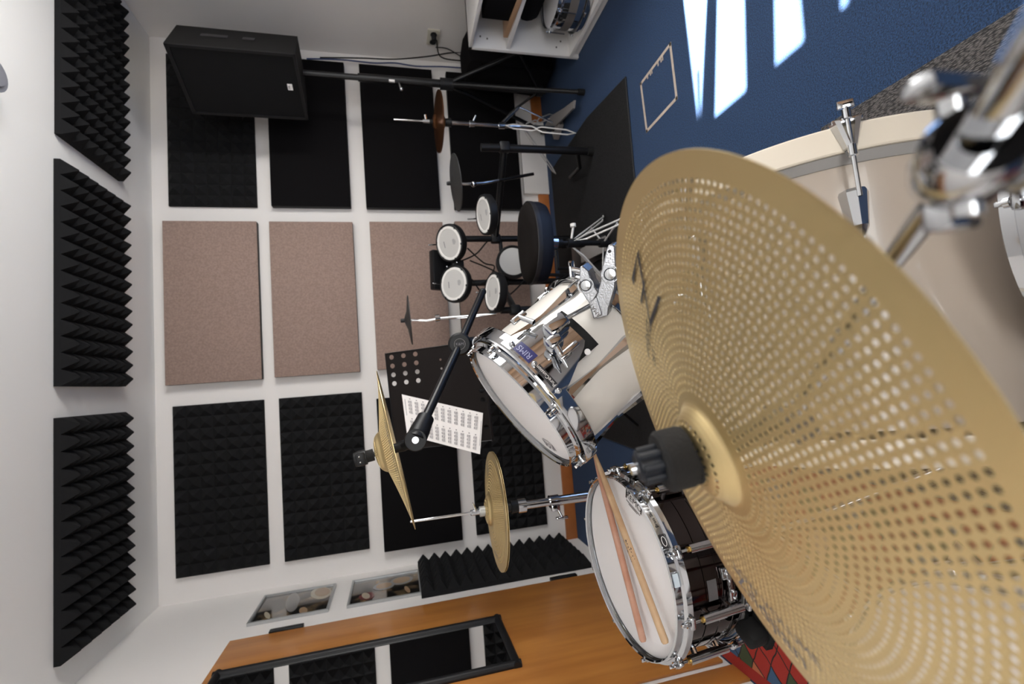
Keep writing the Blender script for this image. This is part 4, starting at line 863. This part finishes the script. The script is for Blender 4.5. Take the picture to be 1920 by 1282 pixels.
MB().prism([shp(0, 0, .002), shp(1, 0, .002), shp(1, 1, .002), shp(0, 1, .002)], en * .0015).build('paper_sheet', 'paper', shm, smooth=False)
nm = MB(); rnd = random.Random(5)
def nq(u0, u1, v0, v1): nm.add([shp(u0, v0), shp(u1, v0), shp(u1, v1), shp(u0, v1)], [(0, 1, 2, 3)])
for col in (0, 1):
    for r in range(11):
        u0 = .06 + col * .49; v0 = .085 + r * .083
        for l_ in range(5): nq(u0 + .05, u0 + .38, v0 + l_ * .008, v0 + l_ * .008 + .0016)
        for g_ in range(4):
            ug = u0 + .06 + g_ * .085; nq(ug, ug + .055, v0 - .012, v0 - .006)
            for k_ in range(4): nq(ug + k_ * .017, ug + k_ * .017 + .0035, v0 - .012, v0 + .022); nq(ug + k_ * .017 - .006, ug + k_ * .017 + .003, v0 + .018, v0 + .026)
        nq(u0, u0 + .02, v0 + .005, v0 + .02)
nq(.1, .5, .03, .036); nq(.2, .8, .985, .989)
no = nm.build('printed_notation', 'inkgrey', shm, smooth=False); no['kind'] = 'stuff'
# ------------------------------------------------------------------ electronic kit
rk = thing('drum_rack', 'black tubular rack of the electronic drum kit', 'drum rack', (.8, 2.7, 0))
def rt(pts, name='rack_tube', r=.019): return MB().tube(pts, r, 16).build(name, 'blkmetal', rk)
pR = V((1.27, 2.42, 0)); pA = V((.875, 2.80, 0)); pB = V((.60, 2.80, 0)); pL = V((.38, 2.50, 0))
rt([pR + V((0, 0, .02)), pR + V((-.005, 0, .66))], 'post', .021)
rt([pA + V((0, 0, .02)), pA + V((0, 0, .80))], 'post'); rt([pB + V((0, 0, .02)), pB + V((0, 0, .80))], 'post'); rt([pL + V((0, 0, .02)), pL + V((0, 0, .60))], 'post')
rt([pR + V((0, 0, .53)), pA + V((0, 0, .53))], 'side_bar'); rt([pL + V((0, 0, .52)), pB + V((0, 0, .52))], 'side_bar'); rt([pA + V((0, 0, .50)), pB + V((0, 0, .50))], 'cross_bar', .012)
MB().tube([V((pR.x, pR.y, .10)), V((pR.x - .05, pR.y + .1, .05)), V((pR.x - .02, pR.y + .3, .03))], .012, 10).build('foot', 'blkmetal', rk)
for p, z_ in ((pR, .53), (pA, .53), (pB, .50), (pL, .52)): MB().box(p + V((0, 0, z_)), (.055, .055, .06), bev=.012).build('rack_clamp', 'blkplastic', rk)
for p in (pR, pA, pB, pL): MB().cyl(p + V((0, 0, .006)), p + V((0, 0, .04)), .026).build('rubber_foot', 'blkrubber', rk)
def pad(c, n, R, label, back=0):
    F = frame(c, n); o = thing('drum_pad', label, 'drum pad', c, 'electronic drum pads')
    MB().lathe([(R - .012, .0), (R - .006, .006), (R, .002), (R + .002, -.012), (R, -.035), (R * .8, -.05), (0, -.052)], 48, F).build('rim_and_body', 'blkplastic', o)
    MB().lathe([(0, .001), (R * .76, .001), (R * .76, -.002)], 48, F).build('mesh_head', 'meshhead', o)
    MB().lathe([(R * .75, .001), (R * .76, .0035), (R * .88, .0035), (R * .89, -.001)], 48, F).build('white_ring', 'padrim', o)
    for i in range(6):
        a = 15 + i * 60; MB().box(pol(F, R * .91, a, .003), (R * .1, .010, .006), rot_at(F, a), bev=.002).build('rim_lug', 'blkplastic', o)
    mk = MB()
    for (x, y, w_, h_) in ((0, .35, .34, .05), (0, -.32, .26, .035), (0, -.40, .30, .035), (0, -.48, .2, .03)):
        mk.add([loc(F, (x - w_ / 2) * R, (y - h_ / 2) * R, .0016), loc(F, (x + w_ / 2) * R, (y - h_ / 2) * R, .0016), loc(F, (x + w_ / 2) * R, (y + h_ / 2) * R, .0016), loc(F, (x - w_ / 2) * R, (y + h_ / 2) * R, .0016)], [(0, 1, 2, 3)])
    mk.build('printed_text', 'inkgrey', o, smooth=False)
    MB().cyl(pol(F, R + .012, 80, -.05), pol(F, R + .012, 80, .045), .004).sphere(pol(F, R + .012, 80, .045), .005, 6).build('mount_rod', 'chrome2', o)
    MB().box(loc(F, 0, R * .7, -.055), (.05, .07, .05), rot_at(F, 0), bev=.01).build('mount_clamp', 'blkplastic', o)
    return F
pad((0.8056, 2.6600, 0.8375), (-.22, -.58, .80), .108, 'upper white headed drum pad, right of the middle pair')
pad((0.5727, 2.6800, 0.8230), (-.04, -.66, .76), .108, 'upper white headed drum pad, left of the middle pair')
pad((0.8870, 2.4200, 0.6723), (-.12, -.18, .97), .106, 'white headed drum pad under the dark round cymbal pad')
pad((0.4717, 2.4500, 0.6475), (.04, -.22, .97), .108, 'white headed drum pad beside the end of the black boom arm')
def cym_pad(c, n, R, label):
    F = frame(c, n); o = thing('cymbal_pad', label, 'cymbal pad', c, 'electronic cymbal pads')
    MB().lathe([(0, .024), (.012, .024), (.03, .018), (.05, .010), (R * .9, .001), (R, -.003), (R, -.008), (R * .6, -.006), (0, -.004)], 64, F).build('pad_disc', 'padrubber', o)
    MB().lathe([(0, .045), (.009, .045), (.011, .040), (.011, .024), (0, .024)], 20, F).build('wing_nut', 'blkplastic', o)
    return F, o
F, o = cym_pad((1.0955, 2.5000, 0.8035), (-.10, -.02, 1), .152, 'dark grey round cymbal pad on the right of the electronic kit')
b0 = loc(F, 0, 0, -.004)
MB().tube([b0, V((1.0909, 2.5000, 0.7477)), V((1.0997, 2.5000, 0.6483)), V((1.1267, 2.5200, 0.5506))], .0085, 14).build('boom_arm', 'chrome2', o); MB().tube([V((1.1267, 2.5200, 0.5506)), V((1.1895, 2.5600, 0.3286))], .009, 12).build('lower_arm', 'blkmetal', o)
MB().sphere((1.0900, 2.4950, 0.7009), .016, 8).build('arm_knob', 'chrome', o)
F, o = cym_pad((0.3622, 2.6000, 1.0899), (-.04, .03, 1), .135, 'dark grey cymbal pad seen edge-on above the music stand')
MB().tube([loc(F, 0, 0, -.004), V((0.3603, 2.6000, 1.0473)), V((0.3551, 2.6000, 0.9960)), V((0.3613, 2.5800, 0.9335))], .006, 14).tube([V((0.3613, 2.5800, 0.9335)), V((0.3573, 2.5200, 0.7721)), V((0.3629, 2.5000, 0.6277))], .0095, 14).build('boom_arm', 'chrome', o)
MB().cyl((0.3620, 2.5800, 0.9508), (0.3640, 2.5800, 0.9275), .020).build('arm_clamp', 'chrome', o)
md = thing('drum_module', 'black sound module box between the two upper pads', 'sound module', (0.6637, 2.7400, 0.8913))
MB().box((0.6925, 2.8600, 0.8626), (.24, .05, .16), Matrix.Rotation(.5, 3, 'X') @ rotz(-.05), bev=.008).build('housing', 'blkplastic', md)
MB().box((0.6824, 2.7200, 0.7890), (.07, .07, .07), bev=.01).build('mount_clamp', 'blkplastic', md)
for p in ((0.6924, 2.6600, 0.7989), (0.6760, 2.6900, 0.8551)): MB().sphere(p, .006, 6).build('knob', 'chrome2', md)
kp = thing('kick_pad', 'white headed kick pad mostly hidden behind the drum stool', 'kick pad', (0.7102, 2.7200, 0.4898))
KF = frame((0.7045, 2.7000, 0.4553), (.0, -1, .1), (1, 0, 0))
MB().lathe([(.082, 0), (.09, .006), (.10, 0), (.10, -.05), (0, -.055)], 40, KF).build('rim', 'blkplastic', kp)
MB().lathe([(0, .001), (.084, .001), (.084, -.004)], 40, KF).build('head', 'meshhead', kp)
for sx_ in (-1, 1): MB().cyl(loc(KF, sx_ * .07, -.05, -.03), loc(KF, sx_ * .10, -.44, -.04), .011).build('upright', 'blkmetal', kp)
kpz = KF[0].z; MB().box((KF[0].x, KF[0].y + .03, .016), (.30, .20, .015), bev=.004).build('base_plate', 'blkmetal', kp)
pd = thing('kick_pedal', 'black bass drum pedal in front of the kick pad', 'pedal', (.68, 2.45, .01))
MB().box((.70, 2.45, .045), (.085, .26, .010), Matrix.Rotation(.16, 3, 'X'), bev=.003).build('foot_board', 'greysteel', pd)
MB().box((.70, 2.48, .016), (.12, .34, .008), bev=.002).build('base', 'blkmetal', pd)
MB().cyl((.63, 2.60, .01), (.63, 2.60, .22), .009).cyl((.77, 2.60, .01), (.77, 2.60, .22), .009).cyl((.62, 2.60, .215), (.78, 2.60, .215), .008).build('frame', 'blkmetal', pd)
MB().cyl((.70, 2.60, .21), (.70, 2.52, .36), .004).build('beater_shaft', 'chrome2', pd); MB().cyl((.70, 2.51, .36), (.70, 2.55, .375), .022).build('beater', 'padrim', pd)
ph = thing('hi_hat_pedal_pad', 'flat black hi-hat pedal with a grey plate at the left of the pads', 'pedal', (.5, 2.45, .01))
MB().box((.52, 2.42, .04), (.09, .28, .012), Matrix.Rotation(.14, 3, 'X'), bev=.004).build('foot_board', 'greysteel', ph)
MB().box((.52, 2.45, .018), (.12, .32, .012), bev=.004).build('base', 'blkplastic', ph)
# stool: saddle seat
tl = thing('drum_stool', 'black drum stool with a dark cloth seat and silver legs', 'stool', (.72, 2.12, 0))
sx, sy = .640, 2.12; zs = .545
tt = MB(); n, kk = 48, 10; vs = []
def seat_r(a): 
    fwd = math.cos(a + PI / 2); return 1 + .06 * math.cos(2 * a) - (.13 * max(0, math.cos(a + PI / 2)) ** 4)
prof = [(0, 0), (.45, .004), (.75, .002), (.90, -.006), (.97, -.018), (1.0, -.035), (1.0, -.075), (.95, -.100), (.6, -.105), (0, -.105)]
top = MB().lathe(prof, 64)
def shape(mb, sc_):
    mb.v = [(sx + x * sc_ * seat_r(math.atan2(y, x)), sy + y * sc_ * .92 * seat_r(math.atan2(y, x)), zs + z + .012 * (x * x * 1.0) ) for x, y, z in mb.v]; return mb
tpm = MB(); tpm.lathe([(r, z) for r, z in prof[:6]], 64); sdm = MB(); sdm.lathe([(r, z) for r, z in prof[5:]], 64)
shape(tpm, .185).build('seat_top', 'suede', tl); shape(sdm, .185).build('seat_side', 'bluevinyl', tl)
pp = MB().tube([(math.cos(a), math.sin(a), -.035) for a in arc(0, 2 * PI, 64)[:-1]], .012, 6, closed=True); shape(pp, .186).build('piping', 'blkvinyl', tl)
MB().cyl((sx, sy, .445), (sx, sy, .385), .033).build('seat_clamp', 'chrome', tl); MB().cyl((sx, sy, .40), (sx, sy, .36), .024).cyl((sx, sy, .10), (sx, sy, .40), .0135).build('post', 'blkmetal', tl)
MB().cyl((sx, sy, .33), (sx, sy, .27), .022).cyl((sx, sy, .12), (sx, sy, .16), .022).build('leg_collar', 'blkplastic', tl)
MB().cyl((sx + .02, sy - .01, .31), (sx + .075, sy - .02, .30), .006).cyl((sx + .075, sy - .02, .30), (sx + .09, sy - .02, .30), .014).build('wing_bolt', 'padrim', tl)
for a in (-1.3, .8, 2.9):
    e = V((math.cos(a), math.sin(a), 0)); f_ = V((-e.y, e.x, 0)); c0 = V((sx, sy, .30)); c1 = c0 + e * .06 + V((0, 0, -.05)); c2 = V((sx, sy, .03)) + e * .28; c3 = V((sx, sy, .015)) + e * .32
    lgo = MB().tube([c0 + e * .02, c1 + f_ * .012, c2 + f_ * .012, c3 + f_ * .003, c3 - f_ * .003, c2 - f_ * .012, c1 - f_ * .012], .0045, 8, closed=True).build('leg', 'silver', tl)
    MB().cyl((sx, sy, .14), c1.lerp(c2, .5), .004).build('brace', 'silver', tl)
    MB().sphere(c3, .015, 8).build('rubber_foot', 'blkrubber', lgo)
# cables of the e-kit
for i, (nm_, lab, pts) in enumerate((('drum_cable', 'black cable hanging in a loop below the two upper pads', [(.80, 2.74, .72), (.72, 2.78, .62), (.70, 2.8, .55), (.62, 2.78, .60), (.58, 2.76, .66)]),
    ('drum_cable', 'black cable sagging from the module to the right post', [(.72, 2.76, .78), (.78, 2.80, .66), (.86, 2.80, .58), (.87, 2.77, .52)]),
    ('drum_cable', 'black cable trailing low to the left pad', [(.62, 2.78, .70), (.50, 2.8, .62), (.42, 2.72, .60), (.40, 2.58, .62)]),
    ('drum_cable', 'thin black cable arching behind the stool', [(.74, 2.8, .70), (.66, 2.84, .52), (.55, 2.82, .56), (.50, 2.74, .50), (.60, 2.7, .38)]))):
    tag(MB().tube(smooth_path(pts), .0045, 8).build(nm_, 'blkrubber'), lab, 'cable')
# chrome hi-hat stand with copper cymbals in the corner
cs = thing('hi_hat_stand', 'chrome hi-hat stand with copper cymbals below the loudspeaker', 'hi-hat stand', (1.58, 2.75, 0))
qx, qy = 1.585, 2.75
MB().cyl((qx, qy, .80), (qx, qy, 1.105), .0055).build('pull_rod', 'chrome', cs)
MB().cyl((qx, qy, .895), (qx, qy, .935), .012).cyl((qx, qy, .915), (qx + .035, qy - .01, .92), .008).build('clutch', 'chrome2', cs)
MB().cyl((qx, qy, .865), (qx, qy, .895), .013).build('clutch_felt', 'felt', cs)
MB().cyl((qx, qy, .815), (qx, qy, .765), .022, .026).build('bottom_cup', 'blkplastic', cs)
MB().cyl((qx, qy, .30), (qx, qy, .76), .0125).cyl((qx, qy, .10), (qx, qy, .45), .0150).build('stand_tube', 'chrome', cs)
MB().cyl((qx, qy, .62), (qx, qy, .65), .019).cyl((qx, qy, .635), (qx + .05, qy - .01, .61), .006).build('height_clamp', 'chrome2', cs)
MB().cyl((qx, qy, .43), (qx, qy, .47), .022).build('leg_hub', 'chrome', cs)
MB().cyl((qx + .01, qy, .45), (1.71, 2.74, .33), .012).build('strut', 'chrome', cs)
MB().cyl((1.71, 2.74, .33), (1.63, 2.76, .10), .006).build('brace', 'chrome', cs)
def loop_leg(a, b, mid=.45):
    a, b = V(a), V(b); d = (b - a); f_ = V((1, .2, 0)).normalized() * .016
    MB().tube([a, a.lerp(b, .12) + f_, a.lerp(b, mid - .06) + f_, a.lerp(b, mid) + f_ * .2, a.lerp(b, mid + .08) + f_ * 1.2, a.lerp(b, .88) + f_ * 1.1, b, a.lerp(b, .88) - f_ * 1.1, a.lerp(b, mid + .08) - f_ * 1.2, a.lerp(b, mid) - f_ * .2, a.lerp(b, mid - .06) - f_, a.lerp(b, .12) - f_], .0045, 8, closed=True).build('leg', 'silver', cs)
loop_leg((qx - .01, qy - .02, .43), (1.46, 2.57, .035)); loop_leg((qx + .01, qy + .02, .30), (1.80, 2.95, .02)); loop_leg((qx, qy + .02, .30), (1.40, 3.0, .02))
MB().prism([(1.6174, 2.4865, 0.0500), (1.5830, 2.5120, 0.0500), (1.6510, 2.8290, 0.0450), (1.7756, 3.0793, 0.0400), (1.7653, 2.9106, 0.0450), (1.6699, 2.6568, 0.0500)], (0, 0, .012)).build('foot_pedal', 'greysteel', cs)
MB().box((1.66, 2.87, .03), (.09, .12, .04), rotz(.4), bev=.006).build('pedal_hinge', 'greysteel', cs)
K1 = frame((qx, qy, .842), (-.02, -.05, 1)); K2 = frame((qx, qy, .836), (-.02, -.05, 1))
k1 = thing('copper_cymbal', 'copper coloured top cymbal on the stand by the loudspeaker pole', 'cymbal', K1[0]); cymbal('cymbal_body', .176, K1, k1, .006, 0, bell=.045, hb=.016, hd=.02, m='copper')
k2 = thing('copper_cymbal', 'copper coloured bottom cymbal facing down under its pair', 'cymbal', K2[0]); cymbal('cymbal_body', .176, K2, k2, .006, 0, bell=.045, hb=.016, hd=.02, m='copper', flip=True)
# chrome snare standing on edge on the shelf
QF = frame((2.08, 2.13, .20), (.12, -.25, 1)); 
cd = thing('chrome_snare', 'chrome shelled drum with a brown band on the lower shelf', 'snare drum', QF[0])
QF = frame((2.09, 2.25, .232), (.02, 0, 1))
drum_common(cd, QF, .178, .155, [20 + 60 * i for i in range(6)], 'chrome')
MB().lathe([(.179, -.055), (.1805, -.055), (.1805, -.10), (.179, -.10)], 64, QF).build('cloth_band', 'greyband', cd)
for i in range(6): rod(cd, QF, .178, 20 + 60 * i, -.10, -.002)
